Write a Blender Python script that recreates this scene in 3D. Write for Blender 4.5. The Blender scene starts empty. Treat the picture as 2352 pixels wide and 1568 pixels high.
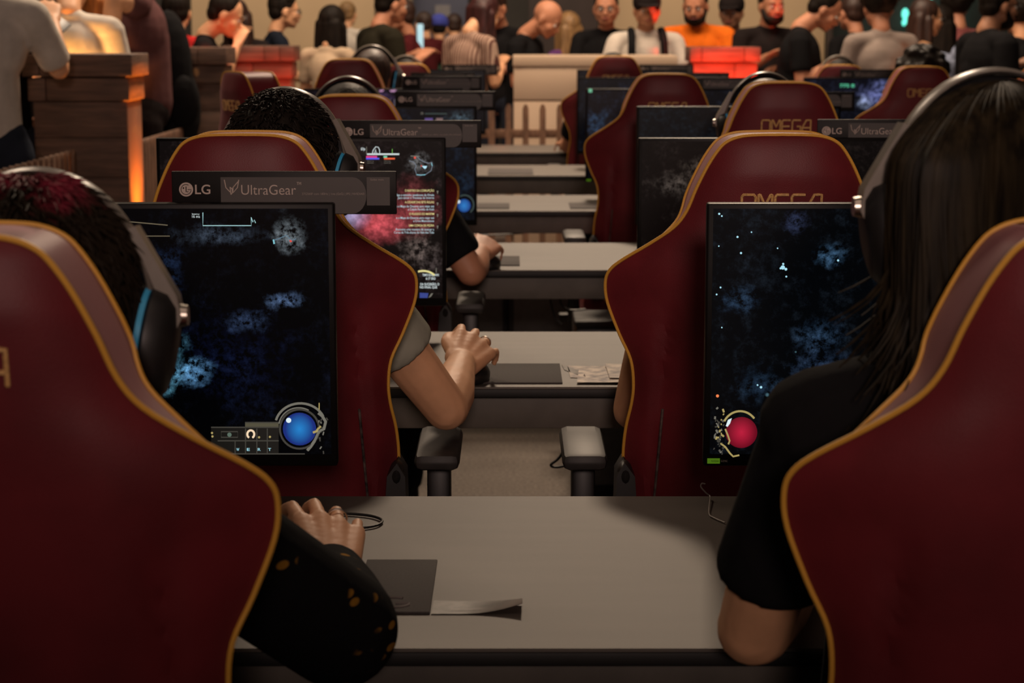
import bpy, math, random
import numpy as np
from mathutils import Vector, Matrix, Quaternion
PI = math.pi
random.seed(7)
sc = bpy.context.scene
col = sc.collection

# ---------------------------------------------------------------- camera
F = 4575.0
CAMZ = 1.40
TH = math.atan(724 / F)
cd = bpy.data.cameras.new('camera')
cam = bpy.data.objects.new('camera', cd); col.objects.link(cam)
cam.location = (0, 0, CAMZ)
cam.rotation_euler = (PI / 2 - TH, 0, 0)
cd.sensor_width = 36; cd.lens = F / 2352 * 36
cd.clip_start = .05; cd.clip_end = 200
cd.dof.use_dof = True; cd.dof.focus_distance = 2.95; cd.dof.aperture_fstop = 9.0
sc.camera = cam
# ---------------------------------------------------------------- colour management
vs = sc.view_settings
vs.view_transform = 'Standard'; vs.look = 'None'; vs.gamma = 1; vs.exposure = 0.0
vs.use_curve_mapping = False
# ---------------------------------------------------------------- world and lights
w = bpy.data.worlds.new('world'); sc.world = w; w.use_nodes = True
w.node_tree.nodes['Background'].inputs[0].default_value = (1.0, .78, .62, 1)
w.node_tree.nodes['Background'].inputs[1].default_value = .014

def aim(o, tgt):
    d = Vector(tgt) - o.location
    o.rotation_euler = d.to_track_quat('-Z', 'Y').to_euler()
def area(name, loc, tgt, size, power, color, sy=None, spread=None):
    l = bpy.data.lights.new(name, 'AREA'); l.energy = power; l.color = color
    l.size = size
    if sy: l.shape = 'RECTANGLE'; l.size_y = sy
    if spread: l.spread = spread
    o = bpy.data.objects.new(name, l); col.objects.link(o); o.location = loc; aim(o, tgt); return o
def spot(name, loc, tgt, power, color, ang, blend=.5, r=.05):
    l = bpy.data.lights.new(name, 'SPOT'); l.energy = power; l.color = color
    l.spot_size = math.radians(ang); l.spot_blend = blend; l.shadow_soft_size = r
    o = bpy.data.objects.new(name, l); col.objects.link(o); o.location = loc; aim(o, tgt); return o
def point(name, loc, power, color, r=.05):
    l = bpy.data.lights.new(name, 'POINT'); l.energy = power; l.color = color; l.shadow_soft_size = r
    o = bpy.data.objects.new(name, l); col.objects.link(o); o.location = loc; return o
WARM = (1.0, .76, .55)
area('hall_key_light', (.75, 12.0, 7.2), (0, 3.2, .7), .8, 340, WARM)
spot('hall_far_rows_light', (.3, 13.2, 7.2), (.2, 8.2, .7), 1350, WARM, 48, .9, .45)
area('hall_side_light', (-3.5, 9.0, 6.5), (0, 5, .7), 1.6, 130, WARM)
spot('rear_fill_spot', (.2, -3.2, 2.5), (.1, 6.0, 2.02), 620, (1.0, .72, .62), 38, 1.0, .35)  # added fill from behind the camera; soft cone edge dims the lower chair backs
area('hall_overhead_light', (.3, .4, 4.6), (0, 2.3, .8), 2.6, 14, (1.0, .70, .55))
area('crowd_light', (0, 10.0, 6.0), (0, 15.5, 1.2), 7.0, 420, (1.0, .72, .52), 2.0)
area('wall_light', (0, 18.0, 6.0), (0, 22.5, 1.6), 12.0, 300, (1.0, .78, .56), 1.5)

# ---------------------------------------------------------------- pixel -> place
ct, st = math.cos(TH), math.sin(TH)
def ray(u, v):
    xc = (u - 1176) / F; yc = (784 - v) / F
    return Vector((xc, ct + yc * st, -st + yc * ct))
def P(u, v, Y):
    d = ray(u, v); k = Y / d.y
    return Vector((d.x * k, Y, CAMZ + d.z * k))
def PT(u, v, z):
    d = ray(u, v); k = (z - CAMZ) / d.z
    return Vector((d.x * k, d.y * k, z))

# ---------------------------------------------------------------- materials
def lin(c):
    return tuple(((x / 255) / 12.92 if x / 255 <= .04045 else ((x / 255 + .055) / 1.055) ** 2.4) for x in c)
MC = {}
def mat(name, color, rough=.6, metal=0, noise=0.0, nscale=40, bump=0.0, bscale=200, sheen=0, spec=.5,
        emit=None, estr=0, trans=0, stretch=None, col2=None):
    if name in MC: return MC[name]
    m = bpy.data.materials.new(name); m.use_nodes = True
    nt = m.node_tree; b = nt.nodes['Principled BSDF']
    b.inputs['Base Color'].default_value = (*color, 1)
    b.inputs['Roughness'].default_value = rough
    b.inputs['Metallic'].default_value = metal
    b.inputs['Specular IOR Level'].default_value = spec
    if sheen:
        b.inputs['Sheen Weight'].default_value = sheen
        b.inputs['Sheen Roughness'].default_value = .4
        b.inputs['Sheen Tint'].default_value = (1, .6, .6, 1)
    if emit:
        b.inputs['Emission Color'].default_value = (*emit, 1)
        b.inputs['Emission Strength'].default_value = estr
    if trans: b.inputs['Transmission Weight'].default_value = trans
    tc = nt.nodes.new('ShaderNodeTexCoord')
    mp = nt.nodes.new('ShaderNodeMapping'); nt.links.new(tc.outputs['Object'], mp.inputs[0])
    if stretch: mp.inputs['Scale'].default_value = stretch
    if noise or col2:
        n = nt.nodes.new('ShaderNodeTexNoise'); n.inputs['Scale'].default_value = nscale
        n.inputs['Detail'].default_value = 5
        nt.links.new(mp.outputs[0], n.inputs['Vector'])
        r = nt.nodes.new('ShaderNodeValToRGB')
        c1 = tuple(max(0, x * (1 - noise)) for x in color)
        c2 = col2 if col2 else tuple(min(1, x * (1 + noise)) for x in color)
        r.color_ramp.elements[0].position = .35; r.color_ramp.elements[1].position = .65
        r.color_ramp.elements[0].color = (*c1, 1); r.color_ramp.elements[1].color = (*c2, 1)
        nt.links.new(n.outputs[0], r.inputs[0]); nt.links.new(r.outputs[0], b.inputs['Base Color'])
    if bump:
        n2 = nt.nodes.new('ShaderNodeTexNoise'); n2.inputs['Scale'].default_value = bscale
        n2.inputs['Detail'].default_value = 3
        nt.links.new(mp.outputs[0], n2.inputs['Vector'])
        bp = nt.nodes.new('ShaderNodeBump'); bp.inputs['Strength'].default_value = bump
        bp.inputs['Distance'].default_value = .004
        nt.links.new(n2.outputs[0], bp.inputs['Height']); nt.links.new(bp.outputs[0], b.inputs['Normal'])
    MC[name] = m
    return m
def glow(name, color, s=1.0):
    if name in MC: return MC[name]
    m = bpy.data.materials.new(name); m.use_nodes = True
    b = m.node_tree.nodes['Principled BSDF']
    b.inputs['Base Color'].default_value = (0.005, .005, .005, 1); b.inputs['Roughness'].default_value = .4
    b.inputs['Emission Color'].default_value = (*color, 1); b.inputs['Emission Strength'].default_value = s
    MC[name] = m; return m

maroon = mat('maroon_leather', (.135, .0115, .0165), .50, noise=.18, nscale=9, bump=.10, bscale=600, sheen=.25, spec=.35)
gold = mat('gold_piping', (.70, .36, .05), .45, bump=.2, bscale=500, spec=.4)
goldthread = mat('gold_thread', (.62, .36, .13), .6, noise=.25, nscale=300)
blackpl = mat('black_plastic', (.012, .011, .011), .45, noise=.2)
blackfab = mat('black_fabric', (.010, .010, .011), .9, noise=.3, nscale=60, spec=.2)
greypl = mat('grey_plastic', (.10, .095, .09), .4, noise=.1)
tabletop_m = mat('grey_laminate', (.108, .094, .080), .55, noise=.07, nscale=3, bump=.15, bscale=600, stretch=(1, 6, 1))
edge_m = mat('black_edge_band', (.004, .004, .004), .6, noise=.2)
apron_m = mat('grey_steel_apron', (.10, .087, .072), .6, noise=.1, nscale=20)
carpet_m = mat('grey_carpet', (.15, .125, .105), .95, noise=.25, nscale=90, bump=.5, bscale=300)
wood_m = mat('dark_wood', (.115, .065, .044), .65, noise=.35, nscale=6, bump=.3, bscale=60, stretch=(1, 1, 9))
picket_m = mat('picket_wood', (.21, .115, .07), .7, noise=.3, nscale=12, bump=.2, bscale=60, stretch=(4, 4, 1))
silver = mat('silver', (.55, .50, .44), .3, metal=1.0, noise=.1)
padm = mat('mouse_pad_cloth', (.055, .046, .044), .85, noise=.12, nscale=300)
paper_m = mat('flyer_paper', (.26, .22, .19), .5, noise=.35, nscale=30)

# ---------------------------------------------------------------- object helpers
def tag(o, label=None, cat=None, group=None, kind=None):
    if label: o['label'] = label
    if cat: o['category'] = cat
    if group: o['group'] = group
    if kind: o['kind'] = kind
    return o
def empty(name, loc=(0, 0, 0), rz=0, label=None, cat=None, group=None):
    o = bpy.data.objects.new(name, None); col.objects.link(o); o.location = loc; o.rotation_euler.z = rz
    o.empty_display_size = .05
    return tag(o, label, cat, group)
def kids(o): return [c for c in bpy.data.objects if c.parent == o]
def copy_tree(o, parent=None, deep=True):
    c = o.copy(); col.objects.link(c)
    if parent: c.parent = parent
    for ch in list(KIDS.get(o.name, [])): copy_tree(ch, c)
    return c
KIDS = {}
def reg(o, parent):
    if parent is not None:
        o.parent = parent; KIDS.setdefault(parent.name, []).append(o)

class MB:
    def __init__(s): s.v = []; s.f = []; s.mi = []
    def add(s, vs_, fs, mi=0):
        b = len(s.v); s.v += [tuple(v) for v in vs_]
        s.f += [tuple(i + b for i in f) for f in fs]; s.mi += [mi] * len(fs); return s
    def box(s, x0, x1, y0, y1, z0, z1, bev=0, M=None, mi=0):
        if bev > 0:
            import bmesh
            bm = bmesh.new(); bmesh.ops.create_cube(bm, size=1)
            for v in bm.verts:
                v.co = Vector(((x0 + x1) / 2 + v.co.x * (x1 - x0), (y0 + y1) / 2 + v.co.y * (y1 - y0), (z0 + z1) / 2 + v.co.z * (z1 - z0)))
            bmesh.ops.bevel(bm, geom=bm.edges[:], offset=bev, segments=2, affect='EDGES', profile=.5)
            bm.verts.ensure_lookup_table(); bm.verts.index_update()
            V_ = [v.co.copy() for v in bm.verts]; F_ = [[v.index for v in f.verts] for f in bm.faces]; bm.free()
        else:
            V_ = [Vector(p) for p in ((x0, y0, z0), (x1, y0, z0), (x1, y1, z0), (x0, y1, z0), (x0, y0, z1), (x1, y0, z1), (x1, y1, z1), (x0, y1, z1))]
            F_ = [(0, 3, 2, 1), (4, 5, 6, 7), (0, 1, 5, 4), (1, 2, 6, 5), (2, 3, 7, 6), (3, 0, 4, 7)]
        if M is not None: V_ = [M @ v for v in V_]
        return s.add(V_, F_, mi)
    def tube(s, pts, r, n=8, closed=False, cap=True, mi=0):
        pts = [Vector(p) for p in pts]; N = len(pts)
        rs = r if isinstance(r, (list, tuple)) else [r] * N
        V_ = []; up = None
        for i, p in enumerate(pts):
            a = pts[(i - 1) % N] if (closed or i > 0) else p
            b = pts[(i + 1) % N] if (closed or i < N - 1) else p
            t = (b - a)
            if t.length < 1e-9: t = Vector((0, 0, 1))
            t.normalize()
            if up is None:
                up = Vector((0, 0, 1)) if abs(t.z) < .9 else Vector((1, 0, 0))
            u_ = up - t * up.dot(t)
            if u_.length < 1e-6: u_ = Vector((1, 0, 0)) - t * t.x
            u_.normalize(); up = u_
            w_ = t.cross(u_)
            for k in range(n):
                an = 2 * PI * k / n
                V_.append(p + (u_ * math.cos(an) + w_ * math.sin(an)) * rs[i])
        F_ = []
        for i in range(N if closed else N - 1):
            j = (i + 1) % N
            for k in range(n):
                l = (k + 1) % n
                F_.append((i * n + k, i * n + l, j * n + l, j * n + k))
        if not closed and cap:
            F_.append(tuple(range(n))[::-1]); F_.append(tuple((N - 1) * n + k for k in range(n)))
        return s.add(V_, F_, mi)
    def prism(s, poly, y0, y1, M=None, mi=0):        # polygon in xz, extruded along y
        n = len(poly)
        V_ = [Vector((x, y0, z)) for x, z in poly] + [Vector((x, y1, z)) for x, z in poly]
        F_ = [tuple(range(n)), tuple(range(n, 2 * n))[::-1]] + [((i + 1) % n, i, i + n, (i + 1) % n + n) for i in range(n)]
        if M is not None: V_ = [M @ v for v in V_]
        return s.add(V_, F_, mi)
    def ball(s, c, r, seg=12, R=None, mi=0):
        r = (r, r, r) if not isinstance(r, (tuple, list)) else r
        V_ = []; F_ = []; rings = seg // 2 + 2
        c = Vector(c)
        V_.append(Vector((0, 0, r[2])))
        for i in range(1, rings):
            th = PI * i / rings
            for k in range(seg):
                ph = 2 * PI * k / seg
                V_.append(Vector((r[0] * math.sin(th) * math.cos(ph), r[1] * math.sin(th) * math.sin(ph), r[2] * math.cos(th))))
        V_.append(Vector((0, 0, -r[2])))
        L = len(V_) - 1
        for k in range(seg):
            F_.append((0, 1 + k, 1 + (k + 1) % seg))
            F_.append((L, L - seg + (k + 1) % seg, L - seg + k))
        for i in range(rings - 2):
            for k in range(seg):
                a = 1 + i * seg + k; b_ = 1 + i * seg + (k + 1) % seg
                F_.append((a, a + seg, b_ + seg, b_))
        if R is not None: V_ = [R @ v for v in V_]
        return s.add([v + c for v in V_], F_, mi)
    def caps(s, p0, r0, p1, r1, n=14):
        p0 = Vector(p0); p1 = Vector(p1); d = (p1 - p0); L = d.length
        t = d / L if L > 1e-6 else Vector((0, 0, 1))
        pts = []; rs = []
        for a in (-85, -60, -30, 0):
            pts.append(p0 + t * (r0 * math.sin(math.radians(a)))); rs.append(r0 * math.cos(math.radians(a)))
        for k in range(1, 4):
            q = k / 4; pts.append(p0.lerp(p1, q)); rs.append(r0 + (r1 - r0) * q)
        for a in (0, 30, 60, 85):
            pts.append(p1 + t * (r1 * math.sin(math.radians(a)))); rs.append(r1 * math.cos(math.radians(a)))
        return s.tube(pts, rs, n)
    def build(s, name, m, parent=None, smooth=True, label=None, loc=None):
        me = bpy.data.meshes.new(name); me.from_pydata(s.v, [], s.f)
        for mm in (m if isinstance(m, (list, tuple)) else [m]): me.materials.append(mm)
        me.polygons.foreach_set('material_index', s.mi)
        if smooth:
            me.polygons.foreach_set('use_smooth', [True] * len(me.polygons))
            me.update()
            try: me.set_sharp_from_angle(angle=math.radians(40))
            except Exception: pass
        me.update(); me.validate()
        o = bpy.data.objects.new(name, me); col.objects.link(o)
        reg(o, parent)
        if loc is not None: o.location = loc
        if label: o['label'] = label
        return o
    def solid(s, name, voxel, smooth_n, m, parent=None, label=None, offset=None, fac=.5):
        """fuse everything added so far into one continuous skin"""
        me = bpy.data.meshes.new(name); me.from_pydata(s.v, [], s.f); me.update()
        o = bpy.data.objects.new(name + '_tmp', me); TMP.objects.link(o)
        md = o.modifiers.new('r', 'REMESH'); md.mode = 'VOXEL'; md.voxel_size = voxel; md.use_smooth_shade = True
        if smooth_n:
            sm = o.modifiers.new('s', 'SMOOTH'); sm.factor = fac; sm.iterations = smooth_n
        dg = bpy.context.evaluated_depsgraph_get()
        nm = bpy.data.meshes.new_from_object(o.evaluated_get(dg))
        bpy.data.objects.remove(o); bpy.data.meshes.remove(me)
        nm.name = name; nm.materials.clear(); nm.materials.append(m)
        nm.polygons.foreach_set('use_smooth', [True] * len(nm.polygons))
        r = bpy.data.objects.new(name, nm); col.objects.link(r); reg(r, parent)
        if label: r['label'] = label
        return r
TMP = bpy.data.collections.new('tmp'); col.children.link(TMP)

def text_mesh(name, s, height, m, parent, loc, width=None, align='LEFT', depth=.0004, bold=0.0, R=None, label=None):
    """lettering standing in the xz plane, facing -y; height is the cap height"""
    cu = bpy.data.curves.new(name, 'FONT'); cu.body = s; cu.size = 1; cu.extrude = 0; cu.offset = bold
    o = bpy.data.objects.new('t', cu); TMP.objects.link(o)
    dg = bpy.context.evaluated_depsgraph_get()
    me = bpy.data.meshes.new_from_object(o.evaluated_get(dg)); bpy.data.objects.remove(o)
    xs = [v.co.x for v in me.vertices]; x0, x1 = min(xs), max(xs)
    k = height / .70
    kx = width / (x1 - x0) if width else k
    for v in me.vertices:
        x = (v.co.x - x0) * kx
        if align == 'RIGHT': x -= (x1 - x0) * kx
        if align == 'CENTER': x -= (x1 - x0) * kx / 2
        v.co = Vector((x, 0, v.co.y * k))
    me.materials.clear(); me.materials.append(m); me.name = name
    r = bpy.data.objects.new(name, me); col.objects.link(r); reg(r, parent); r.location = loc
    if label: r['label'] = label
    return r
def catmull(pts, n):
    pts = [Vector(p) for p in pts]; out = []
    for i in range(len(pts) - 1):
        p0 = pts[max(i - 1, 0)]; p1 = pts[i]; p2 = pts[i + 1]; p3 = pts[min(i + 2, len(pts) - 1)]
        for k in range(n):
            t = k / n
            out.append(.5 * ((2 * p1) + (p2 - p0) * t + (2 * p0 - 5 * p1 + 4 * p2 - p3) * t * t + (3 * p1 - p0 - 3 * p2 + p3) * t ** 3))
    out.append(pts[-1]); return out
# ================================================================ setting
b = MB(); b.box(-9, 9, -2, 24, -.1, 0)
tag(b.build('floor', carpet_m, smooth=False), kind='structure')
wall_m = mat('beige_wall', lin((205, 180, 145)), .8, noise=.04, nscale=2)
b = MB(); b.box(-9, 9, 22, 22.2, 0, 6)
tag(b.build('wall_back', mat('dark_back_wall', (.05, .045, .04), .8, noise=.1, nscale=2), smooth=False), kind='structure')
def wallpanel(u0, u1, Y, h, m, label, cat='wall panel', name='wall_panel', lines=None):
    x0 = P(u0, 60, Y).x; x1 = P(u1, 60, Y).x
    r = empty(name, ((x0 + x1) / 2, Y, 0), 0, label, cat)
    hw = (x1 - x0) / 2
    b = MB(); b.box(-hw, hw, 0, .1, .06, h, .005); b.build('panel_board', m, r)
    b = MB(); b.box(-hw, hw, -.02, .12, 0, .06, .004); b.build('skirting', blackpl, r)
    b = MB(); b.box(-hw, hw, -.01, .11, h, h + .05, .004); b.build('top_rail', greypl, r)
    return r
wallpanel(440, 860, 20.5, 3.0, wall_m, 'beige partition wall behind the two young people at the left of the hall')
wallpanel(862, 948, 20.8, 2.6, mat('grey_green_panel', lin((120, 110, 95)), .7, noise=.3, nscale=5), 'narrow grey green partition behind the man in the olive shirt')
bl = wallpanel(950, 1075, 21.2, 3.0, mat('blue_grey_panel', lin((85, 90, 110)), .7, noise=.1, nscale=3), 'blue grey display wall far behind the small distant visitors')
b = MB(); b.box(-.06, .1, -.012, -.002, 1.50, 1.62); b.build('pale_notice', mat('pale_notice', lin((130, 130, 135)), .6, noise=.1), bl, smooth=False)
dk = wallpanel(1215, 1372, 19.8, 3.0, mat('charcoal_panel', lin((62, 52, 50)), .7, noise=.1, nscale=4), 'charcoal display board with small blurred text behind the bald man')
for i, (u, v, wd) in enumerate(((1266, 45, .15), (1262, 62, .12), (1258, 76, .09))):
    p = P(u, v, 19.78) - dk.location
    text_mesh('board_lettering', ['MULTIVERSO', 'arena gamer', 'jogue'][i], .035, mat('board_ink', (.2, .2, .21), .6), dk, p + Vector((0, -.004, 0)), width=wd * 1, align='CENTER')
wallpanel(1405, 1895, 20.0, 3.0, wall_m, 'long beige partition wall behind the man in the orange shirt')
tg = mat('teal_dark', (.004, .022, .022), .6, noise=.5, nscale=3)
tl = wallpanel(1897, 2500, 20.3, 3.0, tg, 'dark teal partition with small cyan lights at the right of the hall')
for (u, v, rr) in ((2079, 32, .035), (2085, 45, .03), (2135, 2, .03), (2076, 52, .02), (2120, 20, .016)):
    p = P(u, v, 20.27) - tl.location
    b = MB(); b.ball((0, 0, 0), (rr, .02, rr * 1.6)); b.build('cyan_light', glow('cyan_light', (.15, .9, .7), 1.6), tl, loc=p)
b = MB(); b.box(-.03, .03, -.03, .03, 0, 3.2, .005)
tag(b.build('upright_post', mat('post_brown', (.05, .035, .03), .6, noise=.1), loc=(P(1902, 60, 20.0).x, 19.9, 0)), 'dark upright post between the beige wall and the teal partition', 'post')

# ================================================================ tables
TZ = .74
ROWS = [(2.06, 2.765), (3.63, 4.31), (5.42, 6.12), (7.18, 7.88), (8.90, 9.60), (10.55, 11.25)]
TN = ['nearest long grey table with a looped black cable and the dark hand-out flyer',
      'long grey table carrying the pile of glossy flyers, second from the front',
      'long grey table with a small mouse pad and bare middle, third from the front',
      'long grey table, fourth from the front, above the green glowing computer',
      'long grey table, fifth from the front, in front of the arm with black wristband',
      'farthest long grey table, right in front of the brown picket fence']
def make_table(i, y0, y1, x0, x1):
    r = empty('long_table', ((x0 + x1) / 2, (y0 + y1) / 2, 0), 0, TN[i], 'table', 'long gaming tables')
    hw = (x1 - x0) / 2; hd = (y1 - y0) / 2
    b = MB(); b.box(-hw, hw, -hd + .002, hd - .002, TZ - .004, TZ, 0); b.build('tabletop', tabletop_m, r, smooth=False)
    b = MB(); b.box(-hw - .001, hw + .001, -hd, hd, TZ - .020, TZ - .0042, .002); b.build('edge_band', edge_m, r, label='black edge band')
    b = MB(); b.box(-hw + .03, hw - .03, -hd + .03, -hd + .045, TZ - .084, TZ - .021, .002)
    b.box(-hw + .03, hw - .03, hd - .045, hd - .03, TZ - .084, TZ - .021, .002)
    b.build('apron', apron_m, r)
    xs = [-hw + .05, hw - .05]
    for x in xs:
        for y in (-hd + .06, hd - .06):
            b = MB(); b.box(x - .02, x + .02, y - .02, y + .02, .0, TZ - .022, .003); b.build('leg', apron_m, r)
    return r
XR = [(-1.15, 1.25), (-1.15, 1.3), (-1.15, 1.35), (-1.15, 2.6), (-1.15, 2.8), (-1.0, 2.15)]
for i, (y0, y1) in enumerate(ROWS): make_table(i, y0, y1, *XR[i])

# ================================================================ gaming chair
PROF = [(0, 1.236), (.045, 1.2352), (.066, 1.2325), (.082, 1.226), (.094, 1.215), (.110, 1.190), (.127, 1.154), (.141, 1.118), (.160, 1.092), (.198, 1.064),
        (.237, 1.038), (.256, 1.020), (.262, 1.000), (.258, .967), (.239, .917), (.221, .877), (.216, .838), (.218, .805), (.226, .760), (.229, .712),
        (.226, .665), (.218, .610), (.208, .560), (.196, .515), (.185, .485)]
prof = [(p.x, p.z) for p in catmull([(a, 0, z) for a, z in PROF], 4)]
prof[0] = (.0, 1.236)
def back_y(x, z, side):
    """local y of the backrest surface; side 0 = rear, 1 = front"""
    hw = max(.02, np.interp(-z, [-q[1] for q in prof], [q[0] for q in prof]))
    t = min(1, abs(x) / hw)
    base = (1.05 - z) * .17
    wing = .045 * max(0, (abs(x) - .12) / .15) ** 1.5 * math.exp(-((z - .96) / .22) ** 2)
    wing += .05 * max(0, (abs(x) - .13) / .12) ** 1.5 * math.exp(-((z - .66) / .14) ** 2)
    edge_top = max(0, min(1, (1.236 - z) / .06))
    puff = (1 - t ** 3.2) * math.sqrt(edge_top)
    if side == 0:
        y = base + wing - .030 * puff
        if z < .98:   # crease between back panel and bolster
            cx = .165 + (.98 - z) * .06
            g = math.exp(-((abs(x) - cx) / .007) ** 2) * min(1, (.98 - z) / .05)
            y += .010 * g
            y += .010 * max(0, 1 - abs(abs(x) - .20 - .0) / .04) * -1 * min(1, (.98 - z) / .1)
        return y
    hd = max(0, min(1, (z - 1.04) / .09))
    return base + wing + .050 + .050 * hd + .022 * puff
def FI(z): return 1 - .14 * max(0, min(1, (1.13 - z) / .09))
def make_chair(name='gaming_chair'):
    r = empty(name)
    n = 40; b = MB(); rows = len(prof)
    for side in (0, 1):
        V_ = []; F_ = []
        for (hw, z) in prof:
            if side == 1: hw *= FI(z)
            for k in range(n + 1):
                t = -1 + 2 * k / n; t = math.copysign(abs(t) ** .85, t); x = t * hw
                V_.append((x, back_y(x, z, side), z))
        for i in range(rows - 1):
            for k in range(n):
                a = i * (n + 1) + k
                q = (a, a + n + 1, a + n + 2, a + 1)
                F_.append(q if side == 0 else q[::-1])
        b.add(V_, F_)
    N1 = rows * (n + 1)
    F_ = []
    for i in range(rows - 1):
        for k, flip in ((0, 0), (n, 1)):
            a = i * (n + 1) + k; c = a + n + 1
            q = (a, N1 + a, N1 + c, c)
            F_.append(q if flip == 0 else q[::-1])
    i = rows - 1
    for k in range(n):
        a = i * (n + 1) + k; F_.append((a, N1 + a, N1 + a + 1, a + 1))
    b.f += F_; b.mi += [0] * len(F_)
    back = b.build('backrest', maroon, r)
    left = [(-hw, z) for hw, z in prof][::-1]; right = [(hw, z) for hw, z in prof][1:]
    path = left + right
    b = MB(); b.tube([(x * 1.004, back_y(x, z, 0) - .001, z + .001) for x, z in path], .0026, 8); b.build('rear_piping', gold, r, label='gold piping')
    b = MB(); b.tube([(x * 1.004 * FI(z), back_y(x * FI(z), z, 1) + .001, z + .001) for x, z in path if z > 1.04], .0026, 8); b.build('front_piping', gold, r, label='gold piping')
    # embroidered lettering following the back
    b = MB()
    LW, LH, gap = .0205, .030, .0047
    L = [[[(0, 0), (.1, 0), (.1, .0), (0, .0)]]]
    O = [[(0, .12), (0, .88), (.12, 1), (.88, 1), (1, .88), (1, .12), (.88, 0), (.12, 0), (0, .12)]]
    M_ = [[(0, 0), (0, 1), (.12, 1), (.5, .45), (.88, 1), (1, 1), (1, 0)]]
    E = [[(1, 1), (.12, 1), (0, .88), (0, .12), (.12, 0), (1, 0)], [(0, .5), (.9, .5)]]
    G = [[(1, 1), (.12, 1), (0, .88), (0, .12), (.12, 0), (.88, 0), (1, .12), (1, .5), (.55, .5)]]
    A = [[(0, 0), (0, .4), (.45, 1), (1, 1), (1, 0)], [(0, .38), (1, .38)]]
    x = -(5 * LW + 4 * gap) / 2
    for let in (O, M_, E, G, A):
        for pl in let:
            pts = []
            for a_, c_ in zip(pl[:-1], pl[1:]):
                for q in range(4):
                    t = q / 4; pts.append((a_[0] + (c_[0] - a_[0]) * t, a_[1] + (c_[1] - a_[1]) * t))
            pts.append(pl[-1])
            W = []
            for (px, pz) in pts:
                X = x + px * LW; Z = 1.117 + pz * LH
                W.append((X, back_y(X, Z, 0) - .0006, Z))
            b.tube(W, .0022, 6)
        x += LW + gap
    b.build('embroidered_lettering', goldthread, r, label='gold embroidered word on headrest')
    for s in (-1, 1):
        b = MB(); pts = []
        for k in range(14):
            z = .80 - k * .022; X = s * (.16 + (.98 - z) * .062); pts.append((X, back_y(X, z, 0) - .0035, z))
        b.tube(pts, .0022, 6); b.build('zip_seam', mat('worn_seam', (.03, .022, .02), .8, noise=.9, nscale=60, col2=(.12, .08, .07)), r)
    # seat
    b = MB(); pts = [(-.255, .10), (.255, .10), (.27, .30), (.25, .52), (.15, .57), (-.15, .57), (-.25, .52), (-.27, .30)]
    b.box(-.27, .27, .11, .60, .42, .52, .035); b.build('seat', maroon, r)
    b = MB(); b.box(-.16, .16, .20, .50, .375, .425, .01); b.build('seat_plate', blackpl, r)
    for s in (-1, 1):
        b = MB(); b.prism([(s * .200, .50), (s * .236, .50), (s * .245, .60), (s * .243, .69), (s * .230, .712), (s * .214, .69)], .035, .120)
        b.ball((s * .229, .06, .690), (.013, .030, .022)); b.build('hinge_cover', blackpl, r)
        b = MB()
        b.box(s * .288 - .02, s * .288 + .02, .26, .33, .40, .665, .008); b.box(min(s * .15, s * .34), max(s * .15, s * .34), .27, .32, .395, .42, .004)
        post = b.build('armrest_post', blackpl, r)
        b = MB(); b.box(s * .288 - .038, s * .288 + .038, .18, .43, .665, .695, .013); b.build('armrest_pad', mat('armrest_grey', (.030, .027, .025), .55, noise=.15), r)
    b = MB(); b.tube([(0, .32, .11), (0, .32, .38)], .028, 14); b.build('gas_lift', blackpl, r)
    for k in range(5):
        a = 2 * PI * k / 5 + .3
        dx, dy = math.cos(a), math.sin(a)
        b = MB(); b.tube([(0, .32, .10), (dx * .17, .32 + dy * .17, .10), (dx * .31, .32 + dy * .31, .075)], [.03, .024, .016], 10)
        b.build('base_leg', blackpl, r)
        b = MB(); c = Vector((dx * .31, .32 + dy * .31, .032)); n_ = Vector((-dy, dx, 0))
        for s in (-1, 1): b.tube([c + n_ * s * .008, c + n_ * s * .024], .031, 14)
        b.tube([c + Vector((0, 0, .01)), c + Vector((0, 0, .05))], .009, 8)
        b.build('caster', blackpl, r)
    return r
chair0 = make_chair()
# (u of centre, depth of backrest at shoulder height, vertical shift, yaw, label)
CH = [(-150, 1.60, 0, 0, 'red gaming chair at the left edge, in front of the person with dyed red hair'),
      (2575, 1.64, 0, 0, 'red gaming chair at the right edge, in front of the long haired person'),
      (557, 3.07, 0, 0, 'red gaming chair behind the monitor showing the big blue orb'),
      (1790, 3.07, 0, 0, 'red gaming chair behind the monitor showing the red orb'),
      (806, 4.93, -.005, 0, 'red gaming chair right behind the monitor showing pink light and mission text'),
      (1800, 5.00, .025, 0, 'red gaming chair third from the front in the right column, headset showing behind it'),
      (560, 6.40, .02, -1.0, 'red gaming chair turned aside at the left, showing its side and half its lettering'),
      (1530, 6.50, .01, 0, 'lettered red gaming chair rising below the right end of the cream counter'),
      (803, 8.20, .03, 0, 'small far red gaming chair beside the person whose headset shows over it'),
      (2112, 8.20, .0, 0, 'far red gaming chair at the right, its top below a black haired head'),
      (1412, 9.80, .018, 0, 'far red gaming chair standing in front of the cream counter'),
      (936, 9.90, -.02, 0, 'farthest small red chair top in the left column, under a dark headset arc'),
      (1927, 9.80, -.025, 0, 'far red gaming chair at the right beside a monitor with green digits'),
      (2400, 9.9, -.03, 0, 'far red gaming chair cut by the right edge, behind the long haired person')]
CHO = []
for i, (u, D, dz, yaw, lab) in enumerate(CH):
    c = chair0 if i == 0 else copy_tree(chair0)
    p = P(u, 300, D)
    c.location = (p.x, D, dz); c.rotation_euler.z = yaw
    tag(c, lab, 'chair', 'red gaming chairs'); CHO.append(c)
    if dz: c.scale = (1, 1, 1 + dz / 1.24); c.location.z = 0

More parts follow.
